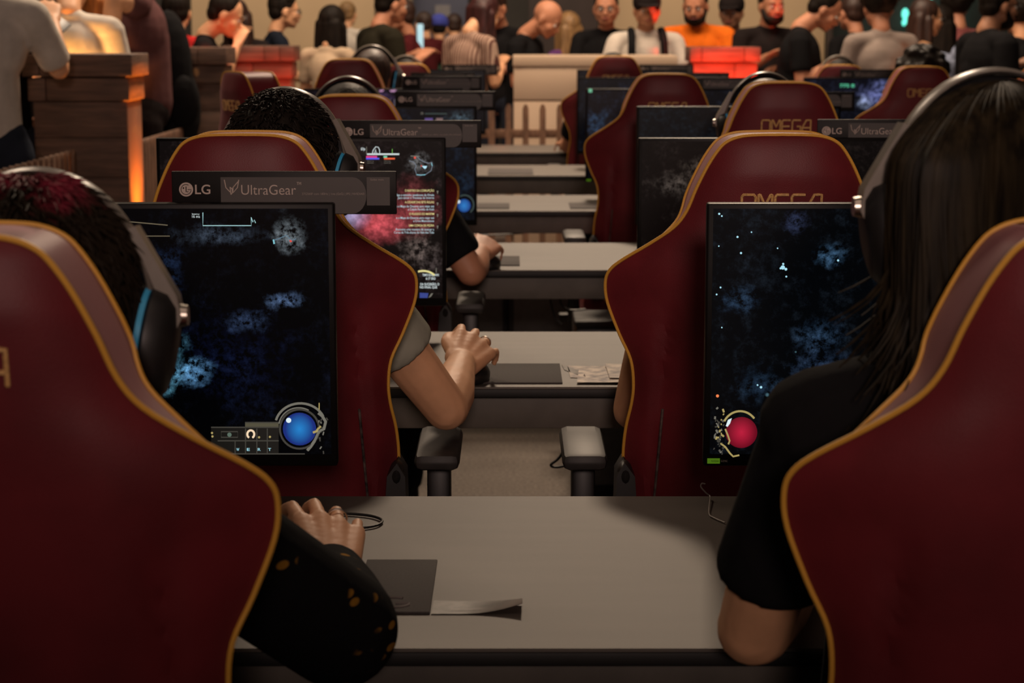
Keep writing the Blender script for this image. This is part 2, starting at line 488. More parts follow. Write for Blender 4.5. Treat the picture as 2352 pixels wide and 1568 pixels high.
# ================================================================ screens
def screen_mat(name, base, blobs, stars=0, seed=0.0, nscale=18, k0=1.0, rock=0.5):
    """emissive game picture; blobs = (x, z, rx, rz, colour, strength, noisiness)"""
    m = bpy.data.materials.new(name); m.use_nodes = True; nt = m.node_tree
    bs = nt.nodes['Principled BSDF']; bs.inputs['Base Color'].default_value = (.002, .002, .0025, 1); bs.inputs['Roughness'].default_value = .25; bs.inputs['Specular IOR Level'].default_value = .15
    N = nt.nodes.new; Lk = nt.links.new
    tc = N('ShaderNodeTexCoord')
    mp = N('ShaderNodeMapping'); mp.inputs['Location'].default_value = (seed, seed * .7, seed * 1.3); Lk(tc.outputs['Object'], mp.inputs[0])
    def noise(scale, detail=8, rough=.6, dist=0):
        n = N('ShaderNodeTexNoise'); n.inputs['Scale'].default_value = scale; n.inputs['Detail'].default_value = detail
        n.inputs['Roughness'].default_value = rough; n.inputs['Distortion'].default_value = dist
        Lk(mp.outputs[0], n.inputs['Vector']); return n.outputs[0]
    def mrange(v, a, b_, c=0, d=1):
        r = N('ShaderNodeMapRange'); r.clamp = True
        r.inputs[1].default_value = a; r.inputs[2].default_value = b_; r.inputs[3].default_value = c; r.inputs[4].default_value = d
        Lk(v, r.inputs[0]); return r.outputs[0]
    def math_(op, a, b_):
        n = N('ShaderNodeMath'); n.operation = op
        for i_, q in enumerate((a, b_)):
            if isinstance(q, (int, float)): n.inputs[i_].default_value = q
            else: Lk(q, n.inputs[i_])
        return n.outputs[0]
    def scale(colr, f):
        n = N('ShaderNodeVectorMath'); n.operation = 'SCALE'; n.inputs[0].default_value = colr; Lk(f, n.inputs['Scale']); return n.outputs[0]
    def addv(a, b_):
        n = N('ShaderNodeVectorMath'); n.operation = 'ADD'; Lk(a, n.inputs[0]); Lk(b_, n.inputs[1]); return n.outputs[0]
    fine = noise(nscale * 5, 6, .7)
    big = noise(nscale, 8, .65, .6)
    rocks = mrange(math_('MULTIPLY', big, fine), .22, .42)
    rocks = math_('POWER', rocks, 1.6)
    acc = scale(base, mrange(rocks, 0, 1, .10 * k0, (.5 + rock) * k0))
    fine2 = mrange(fine, .42, .68)
    for (x, z, rx, rz, c, s, ny) in blobs:
        v1 = N('ShaderNodeVectorMath'); v1.operation = 'SUBTRACT'; v1.inputs[1].default_value = (x, 0, z); Lk(tc.outputs['Object'], v1.inputs[0])
        v2 = N('ShaderNodeVectorMath'); v2.operation = 'MULTIPLY'; v2.inputs[1].default_value = (1 / rx, 0, 1 / rz); Lk(v1.outputs[0], v2.inputs[0])
        v3 = N('ShaderNodeVectorMath'); v3.operation = 'LENGTH'; Lk(v2.outputs[0], v3.inputs[0])
        wob = math_('ADD', v3.outputs[1] if len(v3.outputs) > 1 else v3.outputs[0], mrange(big, .3, .7, .45 * ny, -.45 * ny))
        f = math_('POWER', mrange(wob, 1, 0), 1.4)
        g = mrange(fine2, 0, 1, 1 - ny, 1 + ny)
        acc = addv(acc, scale(tuple(q * s * .75 for q in c), math_('MULTIPLY', f, g)))
    if stars:
        vo = N('ShaderNodeTexVoronoi'); vo.inputs['Scale'].default_value = 26; Lk(mp.outputs[0], vo.inputs['Vector'])
        sp = math_('MULTIPLY', mrange(vo.outputs['Distance'], .10, .03), mrange(noise(9, 2), .5, .6))
        acc = addv(acc, scale((.35 * stars, .8 * stars, 1.0 * stars), sp))
    Lk(acc, bs.inputs['Emission Color']); bs.inputs['Emission Strength'].default_value = 1.0
    return m
MW, MH = .612, .358
bezel_m = mat('monitor_bezel', (.004, .0035, .0035), .4, spec=.12, noise=.2)
def make_monitor(x, Y, zb, smat, label, sticker=False):
    r = empty('gaming_monitor', (x, Y, TZ), 0, label, 'monitor', 'gaming monitors on the tables')
    o = zb - TZ
    b = MB(); b.box(-MW / 2, MW / 2, 0, .022, o, o + MH, .003)
    b.box(-.16, .16, .022, .05, o + .08, o + .28, .012); b.build('casing', bezel_m, r)
    b = MB(); b.add([(-MW / 2 + .008, 0, 0), (MW / 2 - .008, 0, 0), (MW / 2 - .008, 0, MH - .024), (-MW / 2 + .008, 0, MH - .024)], [(0, 1, 2, 3)])
    s_ = b.build('screen', smat, r, smooth=False); s_.location = (0, -.0012, o + .017)
    b = MB(); b.box(-.03, .03, .05, .075, .012, o + .2, .006); b.build('stand_neck', blackpl, r)
    b = MB(); b.prism([(-.13, 0), (.13, 0), (.13, .012), (-.13, .012)], -.02, .14); b.build('stand_base', blackpl, r)
    if sticker:
        b = MB(); b.box(-MW / 2 + .005, -MW / 2 + .022, -.002, -.0006, o + .004, o + .011)
        st_ = b.build('green_sticker', glow('green_sticker', (.12, .28, .01), .45), r, smooth=False)  # sticker is no lamp; its brightness is put in as emission
        text_mesh('sticker_lettering', 'NVIDIA', .0028, blackpl, st_, (-MW / 2 + .0105, -.0024, o + .0062), width=.010)
        text_mesh('sticker_lettering', 'G-SYNC', .0028, mat('pale_ink', (.6, .55, .48), .5), r, (-MW / 2 + .0235, -.002, o + .0062), width=.009)
    return r
ink = mat('sign_ink', (.46, .37, .32), .5, noise=.05)
sgrey = mat('sign_grey', (.042, .034, .031), .5, noise=.1, nscale=10)
sblack = mat('sign_black', (.006, .005, .005), .5, spec=.2, noise=.1)
def make_sign(xl, Yb, zt, label):
    """header strip clipped behind the top edge of a monitor: 0.302 x 0.058 m"""
    r = empty('header_sign', (xl, Yb, zt - .058), 0, label, 'sign', 'monitor header signs')
    W, H = .302, .058
    b = MB(); b.box(0, W, 0, .004, 0, H, .0015); b.build('sign_board', sblack, r)
    b = MB(); pts = [(.066, .001), (.066, .050)]
    for k in range(13):
        a = PI / 2 - PI * k / 12; pts.append((.243 + .0185 * math.cos(a), .0255 + .0245 * math.sin(a)))
    b.prism(pts, -.0008, .0002); b.build('grey_strip', sgrey, r, smooth=False)
    b = MB(); b.box(.262, .293, -.0008, .0002, .012, .050); b.build('code_panel', sgrey, r, smooth=False)
    # round logo
    b = MB(); c = (.0195, .0335); R_ = .0095
    b.prism([(c[0] + R_ * math.cos(2 * PI * k / 28), c[1] + R_ * math.sin(2 * PI * k / 28)) for k in range(28)], -.0010, .0001)
    lg = b.build('round_logo', ink, r, smooth=False)
    b = MB(); y = -.0013
    b.tube([(c[0] + .0068 * math.cos(a), y, c[1] + .0068 * math.sin(a)) for a in [math.radians(q) for q in range(60, 361, 20)]] + [(c[0] + .002, y, c[1])], .00042, 6)
    b.tube([(c[0], y, c[1] + .004), (c[0], y, c[1] - .003), (c[0] + .003, y, c[1] - .003)], .0006, 6)
    b.ball((c[0] - .0035, y, c[1] + .002), .0011, 8); b.build('logo_lines', sblack, lg)
    text_mesh('maker_lettering', 'LG', .0125, ink, r, (.0315, -.001, .0275), width=.0205, bold=.012)
    b = MB()
    for pl in ([(.071, .0465), (.073, .036), (.0785, .030), (.0795, .033)], [(.0795, .024 + .003), (.0785, .037), (.0815, .034), (.0815, .029), (.0795, .0265)],
               [(.0905, .0465), (.0885, .036), (.0825, .029), (.0825, .036), (.0895, .044)]):
        b.tube([(px, -.0011, pz) for px, pz in pl], .0008, 6)
    b.build('wing_emblem', ink, r)
    text_mesh('product_lettering', 'UltraGear', .0135, ink, r, (.0935, -.0011, .0265), width=.0735, bold=-.006)
    text_mesh('trademark_lettering', 'TM', .004, ink, r, (.168, -.0011, .0395), width=.006)
    text_mesh('small_lettering', '27GS60F com 180Hz | 1ms (GtG) | IPS | NVIDIA®', .0030, mat('dim_ink', (.24, .19, .165), .5), r, (.175, -.0011, .0262), width=.084)
    text_mesh('small_lettering', 'Saiba mais', .0026, mat('dim_ink', (.24, .19, .165), .5), r, (.267, -.0011, .0455), width=.018)
    b = MB(); b.box(.03, .06, .001, .012, -.03, .012, .002); b.build('clip', blackpl, r)
    return r
BLUE = (.12, .38, .62)
def S(mon_u, Y):   # px -> local metres on the screen of the monitor centred at mon_u; bottom row z
    return lambda u, v: ((u - mon_u) * Y / F, P(0, v, Y).z - .809 - .017)
Y1 = 2.65
s1 = S(238, Y1)
def B(s, u, v, ru, rv, Y, c, st_, ny=1.0):
    x, z = s(u, v); return (x, z, ru * Y / F, rv * Y / F, c, st_, ny)
m_r1l = screen_mat('game_screen_cave', (.0025, .0035, .0065),
    [B(s1, 350, 830, 95, 95, Y1, (.10, .32, .45), 1.1), B(s1, 430, 855, 60, 45, Y1, (.14, .36, .66), .9), B(s1, 300, 880, 120, 60, Y1, (.10, .3, .42), .8),
     B(s1, 645, 690, 55, 26, Y1, (.12, .2, .38), 1.1), B(s1, 560, 740, 70, 40, Y1, (.04, .07, .15), .9), B(s1, 665, 540, 45, 50, Y1, (.17, .2, .22), 1.0),
     B(s1, 500, 540, 130, 28, Y1, (.04, .055, .08), .8), B(s1, 520, 820, 220, 150, Y1, (.006, .012, .05), .4), B(s1, 370, 660, 60, 110, Y1, (.008, .02, .055), 1.0)], seed=1.3)
s2 = S(2154, Y1)
m_r1r = screen_mat('game_screen_night', (.008, .012, .018),
    [B(s2, 1905, 590, 50, 34, Y1, (.05, .12, .22), .9), B(s2, 1890, 770, 70, 50, Y1, (.035, .08, .16), .5), B(s2, 1700, 690, 70, 35, Y1, (.02, .045, .09), 1.0),
     B(s2, 1900, 850, 90, 60, Y1, (.03, .06, .13), .7), B(s2, 1830, 510, 40, 40, Y1, (.05, .07, .16), .8), B(s2, 1750, 880, 70, 60, Y1, (.012, .03, .06), .9)],
    stars=.9, seed=4.1)
Y2 = 4.22; s3 = S(692, Y2)
m_r2l = screen_mat('game_screen_pink', (.030, .020, .020),
    [B(s3, 870, 510, 80, 62, Y2, (1.0, .13, .16), 1.0, .4), B(s3, 810, 495, 50, 40, Y2, (.7, .6, 1.0), .9, .3), B(s3, 950, 480, 70, 90, Y2, (.5, .08, .09), .7, .6),
     B(s3, 960, 570, 60, 50, Y2, (.2, .15, .13), 1.0), B(s3, 965, 375, 40, 34, Y2, (.22, .22, .22), .8), B(s3, 990, 600, 40, 60, Y2, (.12, .09, .085), 1.0)], seed=2.2)
Y3 = 6.0; s4 = S(862, Y3)
m_r3l = screen_mat('game_screen_dim', (.006, .012, .024), [B(s4, 1060, 265, 40, 18, Y3, (.05, .08, .10), 1.2), B(s4, 1065, 400, 40, 90, Y3, (.004, .01, .02), .8)], seed=6.5)
m_r2r = screen_mat('game_screen_brown', (.013, .009, .008), [B(S(1797, Y2), 1600, 390, 60, 40, Y2, (.05, .038, .03), 1.5), B(S(1797, Y2), 1540, 430, 60, 40, Y2, (.03, .024, .02), 1.5)], seed=8.2)
m_r3r = screen_mat('game_screen_slate', (.011, .017, .024), [], seed=9.9, rock=.3)
m_r4r = screen_mat('game_screen_slate_blue', (.009, .013, .024), [B(S(1526, 7.7), 1370, 285, 40, 40, 7.7, (.02, .05, .10), 1.2)], seed=3.9, rock=.8)
m_r5c = screen_mat('game_screen_specks', (.02, .025, .05), [B(S(1990, 9.4), 2005, 215, 45, 45, 9.4, (.14, .16, .38), 1.4), B(S(1990, 9.4), 1980, 235, 25, 20, 9.4, (.5, .6, .9), .9)], seed=5.5)
m_r4l = screen_mat('game_screen_title', (.02, .014, .03), [B(S(882, 7.7), 880, 230, 50, 30, 7.7, (.06, .03, .10), 1.2)], seed=7.7)
m_gen = screen_mat('game_screen_far', (.008, .011, .02), [(0, .2, .2, .12, (.02, .025, .06), 1.3, 1)], seed=12.1)
MON = [(238, Y1, m_r1l, 'nearest left monitor showing a dark cave, a graph line and a large blue orb', 0),
       (2154, Y1, m_r1r, 'nearest right monitor showing a starry night scene and a red orb', 1),
       (692, Y2, m_r2l, 'monitor showing pink light, a coloured graph and right-aligned mission text', 0),
       (1797, Y2, m_r2r, 'dark brownish monitor right behind the headrest lettered chair, second in the right column', 0),
       (862, Y3, m_r3l, 'dark monitor with a small blue orb low at its right corner', 0),
       (1694, Y3, m_r3r, 'dark slate monitor, third in the right column, above the brownish one', 0),
       (882, 7.7, m_r4l, 'dim purple monitor with partial pale title letters, left column', 0),
       (1526, 7.7, m_r4r, 'dark blue monitor with a green spot at top left and green sticker below', 1),
       (904, 9.4, m_gen, 'small far monitor, fifth in the left column, under its header sign', 0),
       (1473, 9.4, m_gen, 'small far monitor behind the red chair top, fifth in the right column', 0),
       (1990, 9.4, m_r5c, 'far monitor with green digits and bluish white specks, right side of the hall', 0),
       (990, 11.1, m_gen, 'farthest left column monitor, just a dark line below its sign', 0),
       (1450, 11.1, m_gen, 'farthest right column monitor in front of the cream counter', 0)]
MO = []
for (u, Y, sm_, lab, stk) in MON:
    x = (u - 1176) * Y / F
    MO.append(make_monitor(x, Y, .809 if Y < 5 else .805, sm_, lab, bool(stk)))
for (u, Y, lab, zt) in [(387, Y1, 'nearest dark header sign with big round logo and white lettering, above the cave monitor', 1.208),
                    (778, Y2, 'header sign above the monitor with pink light, fully readable', 1.203),
                    (908, Y3, 'header sign third in the left column, over the dim blue screens', 1.207),
                    (927, 7.7, 'small header sign fourth in the left column', 1.211),
                    (945, 9.4, 'tiny far header sign fifth in the left column, mostly hidden', 1.185),
                    (1018, 11.1, 'farthest tiny header sign at the left, below the woman in stripes', 1.19),
                    (1878, Y2, 'header sign beside the hair of the long haired person, cut off after five letters', 1.205),
                    (1731, Y3, 'header sign half hidden behind the red chair, its right end beside the green digits', 1.205),
                    (1574, 7.7, 'small header sign behind the lettered chair, under the glowing red crate', 1.205),
                    (1525, 9.4, 'tiny far header sign just left below the glowing red crate', 1.185),
                    (1466, 11.1, 'farthest header sign in front of the cream counter end', 1.19),
                    (1925, 9.4, 'small far header sign above the monitor with green digits', 1.20)]:
    make_sign((u - 1176) * Y / F, Y + .024 if Y != 9.4 or u != 1925 else Y + .024, zt, lab)

# ---------------------------------------------------------------- HUD pictures on the screens
def loc_on(mo, u, v, Y, e=.0022):
    p = P(u, v, Y - e); return p - mo.location
def poly_on(mo, name, pts, Y, m, w_=0, closed=False, e=.0022, parent=None):
    """filled polygon (w_=0) or line of width w_ metres, on the screen"""
    L = [loc_on(mo, u, v, Y, e) for u, v in pts]
    b = MB()
    if w_: b.tube([(p.x, p.y, p.z) for p in L], w_, 6, closed=closed)
    else: b.add(L, [tuple(range(len(L)))])
    return b.build(name, m, parent or mo, smooth=False)
def orb_mat(name, c, c2):
    m = bpy.data.materials.new(name); m.use_nodes = True; nt = m.node_tree; bs = nt.nodes['Principled BSDF']
    bs.inputs['Base Color'].default_value = (.005, .005, .005, 1)
    tc = nt.nodes.new('ShaderNodeTexCoord'); g = nt.nodes.new('ShaderNodeVectorMath'); g.operation = 'LENGTH'
    mp = nt.nodes.new('ShaderNodeMapping'); mp.inputs['Location'].default_value = (0, 0, -.006); mp.inputs['Scale'].default_value = (52, 0, 46)
    nt.links.new(tc.outputs['Object'], mp.inputs[0]); nt.links.new(mp.outputs[0], g.inputs[0])
    r = nt.nodes.new('ShaderNodeValToRGB'); e = r.color_ramp.elements
    e[0].position = 0; e[0].color = (*c, 1); e[1].position = 1; e[1].color = (*c2, 1)
    nt.links.new(g.outputs['Value'], r.inputs[0]); nt.links.new(r.outputs[0], bs.inputs['Emission Color']); bs.inputs['Emission Strength'].default_value = 1
    return m
def orb(mo, u, v, r_px, Y, m, name='orb'):
    p = loc_on(mo, u, v, Y); rr = r_px * Y / F
    b = MB(); b.prism([(rr * math.cos(2 * PI * k / 32), rr * math.sin(2 * PI * k / 32)) for k in range(32)], -.0002, .0002)
    return b.build(name, m, mo, smooth=False, loc=p)
wht = glow('hud_white', (.75, .85, .85), .8); pale = glow('hud_pale', (.35, .33, .27), .45); dim = glow('hud_dim', (.06, .055, .045), .8)
goldh = glow('hud_gold', (.7, .55, .2), .55); cy = glow('hud_cyan', (.25, .65, .75), .8); yel = glow('hud_yellow', (.8, .72, .30), .95)
bw = glow('hud_bluewhite', (.45, .62, .68), .95); red = glow('hud_red', (.9, .08, .05), .8)
A = MO[0]; Ys = Y1
poly_on(A, 'hud_graph', [(466, 488), (466, 518), (577, 518), (577, 499), (581, 510), (584, 505), (587, 512)], Ys, glow('hud_teal', (.35, .6, .62), .9), .0006)
text_mesh('hud_lettering', 'latency', .0022, wht, A, loc_on(A, 441, 493, Ys), width=.010)
text_mesh('hud_lettering', '16 ms', .0036, wht, A, loc_on(A, 441, 500, Ys), width=.0105)
orb(A, 688, 985, 39, Ys, orb_mat('blue_orb', (.01, .22, .60), (.002, .02, .18)), 'blue_orb')
orb(A, 663, 965, 6, Ys - .001, glow('hud_shine', (.8, .95, 1), .9), 'orb_shine')
def arc(cx, cy_, rx, ry, a0, a1, n=18): return [(cx + rx * math.cos(math.radians(a0 + (a1 - a0) * k / n)), cy_ - ry * math.sin(math.radians(a0 + (a1 - a0) * k / n))) for k in range(n + 1)]
poly_on(A, 'orb_rim', arc(688, 985, 45, 45, 0, 360, 40)[:-1], Ys, dim, .0014, closed=True)
poly_on(A, 'orb_rim', arc(686, 980, 46, 44, 60, 170), Ys, pale, .0008)
poly_on(A, 'orb_frame', arc(690, 978, 58, 52, 25, 165), Ys, pale, .0016)
poly_on(A, 'orb_frame', [(731, 948), (740, 955), (748, 968), (744, 985), (733, 990), (724, 1010), (714, 1025), (706, 1034)], Ys, pale, .0020)
poly_on(A, 'orb_frame', [(736, 978), (727, 990), (719, 993)], Ys, goldh, .0017)
poly_on(A, 'orb_frame', [(733, 925), (733, 945)], Ys, goldh, .0007)
for k in range(12):
    uu = 738 + random.uniform(-8, 12); vv = 955 + random.uniform(0, 85)
    poly_on(A, 'frame_detail', [(uu, vv), (uu + random.uniform(-5, 5), vv + random.uniform(4, 10))], Ys, dim if k % 3 else pale, .0009)
poly_on(A, 'hud_bar', [(485, 982), (640, 982), (640, 1043), (485, 1043)], Ys, glow('hud_dark', (.006, .006, .005), 1), e=.0016)
for (a_, b_) in (((485, 981), (640, 981)), ((563, 970), (640, 970)), ((500, 1012), (640, 1012)), ((500, 1042), (700, 1042))):
    poly_on(A, 'hud_rule', [a_, b_], Ys, dim, .0009)
poly_on(A, 'hud_plate', [(563, 971), (640, 971), (640, 980), (563, 980)], Ys, glow('hud_brass', (.10, .09, .055), .8))
for u_ in (540, 564, 590, 614):
    poly_on(A, 'hud_rule', [(u_, 1013), (u_, 1042)], Ys, dim, .0007)
for u_ in (564, 590, 614): poly_on(A, 'hud_rule', [(u_, 984), (u_, 1012)], Ys, dim, .0007)
for u_, ch in ((543, 'W'), (567, 'E'), (592, 'R'), (616, 'T')):
    text_mesh('hud_lettering', ch, .0038, glow('hud_key', (.35, .7, .8), .9), A, loc_on(A, u_, 1035, Ys), width=.004, bold=.02)
poly_on(A, 'horseshoe_icon', arc(576, 997, 8, 9, -60, 240), Ys, glow('hud_amber', (1, .75, .5), .9), .0014)
poly_on(A, 'hud_slot', [(508, 991), (546, 991), (546, 1004), (508, 1004)], Ys, dim, .0008, closed=True)
orb(A, 527, 998, 5, Ys, glow('hud_sage', (.12, .18, .14), .8), 'hud_gem')
for u_, v_ in ((487, 994), (488, 1002), (595, 1004), (620, 1003)): orb(A, u_, v_, 2.6, Ys, goldh, 'hud_gem')
poly_on(A, 'hud_rule', [(286, 508), (330, 512), (385, 517)], Ys, glow('hud_line', (.16, .13, .08), .8), .0007)
poly_on(A, 'hud_rule', [(320, 542), (390, 542)], Ys, glow('hud_line', (.16, .13, .08), .8), .0006)
poly_on(A, 'mini_map_line', [(628, 552), (640, 548), (658, 540), (670, 552), (680, 548)], Ys, glow('hud_map', (.12, .22, .3), .8), .0006)
poly_on(A, 'mini_map_line', [(628, 550), (630, 560)], Ys, cy, .0011); orb(A, 668, 553, 3, Ys, red, 'map_marker')
# right monitor, first row
Bm = MO[1]
orb(Bm, 1703, 993, 37, Ys, orb_mat('red_orb', (.50, .012, .045), (.14, .002, .012)), 'red_orb')
poly_on(Bm, 'orb_shine', [(1667, 978), (1672, 964), (1681, 960), (1677, 972), (1671, 980)], Ys - .001, glow('hud_shine', (.8, .95, 1), .9))
poly_on(Bm, 'orb_frame', arc(1700, 990, 42, 46, 40, 150), Ys, goldh, .0014)
poly_on(Bm, 'orb_frame', [(1666, 985), (1672, 1000), (1676, 1012), (1673, 1020)], Ys, goldh, .0012)
poly_on(Bm, 'orb_frame', [(1655, 1018), (1666, 1026), (1676, 1040), (1684, 1048), (1698, 1045)], Ys, goldh, .0012)
for k in range(46):
    uu = random.uniform(1641, 1664); vv = random.uniform(932, 1048)
    poly_on(Bm, 'frame_detail', [(uu, vv), (uu + random.uniform(-4, 5), vv + random.uniform(2, 8))], Ys, [dim, pale, goldh, dim][k % 4], random.choice([.0008, .0013]))
orb(Bm, 1648, 909, 3.5, Ys, glow('hud_orange', (1, .25, .08), .9), 'ember')
for u_, v_, q in ((1652, 491, 3), (1658, 496, 2.4), (1694, 544, 3), (1702, 581, 3), (1651, 565, 2), (1799, 606, 3), (1798, 614, 6), (1805, 618, 4), (1793, 616, 3), (1806, 635, 2.6), (1655, 660, 2.5), (1646, 676, 2.4),
                (1740, 884, 2.5), (1748, 889, 3.6), (1786, 570, 2), (1658, 752, 2), (1925, 598, 3), (1726, 533, 2)):
    orb(Bm, u_, v_, q * .8, Ys, glow('star', (.45, .85, 1), .9), 'bright_speck')
# pink screen
Cm = MO[2]; Yt = Y2
text_mesh('hud_lettering', '60 fps', .006, wht, Cm, loc_on(Cm, 829, 345, Yt), width=.009, bold=.02)
poly_on(Cm, 'hud_graph', [(843, 354), (917, 354)], Yt, wht, .0017)
poly_on(Cm, 'hud_graph', [(842, 337), (842, 354)], Yt, pale, .0006)
poly_on(Cm, 'hud_graph', [(855, 354), (857, 345), (863, 337), (869, 338), (872, 345), (872, 354), (865, 352), (863, 343), (860, 354)], Yt, wht, .0008)
poly_on(Cm, 'hud_graph', [(901, 342), (901, 353)], Yt, glow('hud_green', (.2, .6, .1), .8), .0006)
poly_on(Cm, 'hud_stat', [(841, 358), (866, 358), (866, 362), (841, 362)], Yt, glow('hud_magenta', (.8, .03, .25), .9))
poly_on(Cm, 'hud_stat', [(841, 362.5), (871, 362.5), (871, 366), (841, 366)], Yt, glow('hud_blue', (.08, .1, .95), .9))
poly_on(Cm, 'hud_stat', [(881, 358), (889, 358), (889, 362), (881, 362)], Yt, glow('hud_mint', (.2, .8, .5), .8))
poly_on(Cm, 'hud_stat', [(882, 362.5), (907, 362.5), (907, 366), (882, 366)], Yt, glow('hud_vermilion', (1, .12, .03), .9))
for u_, v_, t_ in ((843, 371, 'GPU 31 ms'), (843, 375, 'spawn'), (882, 371, 'CPU 4 ms'), (882, 375, 'sound')):
    text_mesh('hud_lettering', t_, .0022, pale, Cm, loc_on(Cm, u_, v_, Yt), width=.014)
rows_ = [('O RASTRO DA CORRUPÇÃO', 440, 67, yel), ('Siga o caminho tenebroso de Ortala', 450, 87, bw), ('para cercar a Travessia do Inverno', 456.5, 83, bw),
         ('A CIDADE DAS SETE ÁGUAS', 466.5, 67, yel), ('e o Mapa do Deserto para viajar até', 476, 87, bw), ('a Cidade Perdida de Keth', 483, 60, bw),
         ('O RUGIDO DO MARFIM', 493.5, 57, yel), ('e o Mapa do Deserto para viajar até', 502.5, 87, bw), ('a Criva Mastodonte', 509.5, 48, bw),
         ('UMA COROA DE PEDRA', 520, 58, yel), ('Encontre uma maneira de acessar a', 529, 88, bw), ('Coroa de Três alturas do Vale dos Titãs', 536, 92, bw)]
for s_, v_, wd, mm in rows_:
    text_mesh('mission_lettering', s_, .0046, mm, Cm, loc_on(Cm, 997, v_, Yt), width=wd * Yt / F, align='RIGHT', bold=.006)
for v_ in (441, 468, 494.5, 521): poly_on(Cm, 'mission_marker', [(1003, v_ - 3), (1007, v_ - 3), (1005.5, v_ + 4), (1004.5, v_ + 4)], Yt, pale)
for s_, u_, v_, wd in (('TEMPO DE RESPAWN', 1008, 634, 38), ('6.17 SEG', 1000, 642, 22), ('DA SUCESSÃO, O', 1009, 655, 44), ('NO FINAL QUE', 1004, 662, 40)):
    text_mesh('hud_lettering', s_, .005, wht, Cm, loc_on(Cm, u_, v_, Yt), width=wd * Yt / F, align='RIGHT', bold=.02)
poly_on(Cm, 'orb_frame', arc(972, 650, 34, 28, 40, 110), Yt, yel, .002)
poly_on(Cm, 'orb_frame', [(1002, 615), (1002, 626)], Yt, pale, .0007)
poly_on(Cm, 'hud_stat', [(964, 672), (984, 673), (982, 684), (964, 684)], Yt, glow('hud_deepblue', (.03, .06, .3), .8))
poly_on(Cm, 'hud_stat', [(984, 684), (990, 674), (995, 673), (990, 681)], Yt, pale)
poly_on(Cm, 'mini_map_line', [(957, 358), (965, 367), (975, 372), (985, 375), (992, 372), (993, 381), (990, 392), (977, 401), (957, 401), (953, 388), (956, 380), (950, 372), (940, 369)], Yt, glow('hud_map2', (.2, .24, .3), .8), .0007)
poly_on(Cm, 'mini_map_line', [(957, 401), (966, 402), (977, 401)], Yt, cy, .0009); poly_on(Cm, 'mini_map_line', [(991, 374), (993, 381)], Yt, cy, .0009)
poly_on(Cm, 'map_marker', [(969, 381), (981, 381), (979, 386), (976, 388), (972, 385)], Yt, glow('hud_skyblue', (.5, .85, 1), .9)); orb(Cm, 953, 362, 2.6, Yt, red, 'map_marker'); orb(Cm, 968, 381, 1.6, Yt, red, 'map_marker')
poly_on(Cm, 'mini_map_line', [(943, 358), (964, 359)], Yt, pale, .0009)
# blue orb small screen
Dm = MO[4]
orb(Dm, 1066, 472, 15, Y3, orb_mat('small_blue_orb', (.02, .20, .55), (.004, .04, .22)), 'blue_orb')
orb(Dm, 1053, 463, 4, Y3 - .001, glow('hud_shine', (.8, .95, 1), .9), 'orb_shine')
poly_on(Dm, 'orb_frame', arc(1067, 470, 21, 22, -50, 120), Y3, glow('hud_teal_dim', (.05, .08, .075), .8), .0018)
text_mesh('hud_lettering', 'II', .007, pale, Dm, loc_on(Dm, 967, 263, Y3), width=.006)
poly_on(Dm, 'hud_rule', [(976, 261), (1026, 261)], Y3, glow('hud_teal_dim', (.05, .08, .075), .8), .0014)
poly_on(Dm, 'hud_stat', [(976, 271), (994, 271), (994, 277), (976, 277)], Y3, glow('hud_violet', (.09, .05, .25), .8))
poly_on(Dm, 'hud_stat', [(1002, 271), (1017, 271), (1017, 277), (1002, 277)], Y3, glow('hud_rose', (.2, .12, .12), .8))
Em = MO[6]
text_mesh('title_lettering', 'BATTLE', .028, glow('hud_grey', (.10, .09, .11), .9), Em, loc_on(Em, 914, 244, 7.7), width=.12, align='RIGHT')
poly_on(Em, 'hud_glint', [(871, 207), (882, 206), (880, 210), (872, 211)], 7.7, glow('hud_pinkglint', (.5, .25, .45), .9))
poly_on(Em, 'hud_glint', [(895, 207), (911, 206), (907, 211), (897, 211)], 7.7, glow('hud_pinkglint', (.5, .25, .45), .9))
Fm = MO[7]
poly_on(Fm, 'green_spot', [(1352, 204), (1360, 204), (1360, 212), (1352, 212)], 7.7, glow('hud_greenspot', (.15, .5, .3), .9))
Gm = MO[10]
text_mesh('hud_lettering', '775 8', .014, glow('hud_greendigits', (.12, .7, .4), .8), Gm, loc_on(Gm, 1929, 200, 9.4), width=.068, bold=.02)
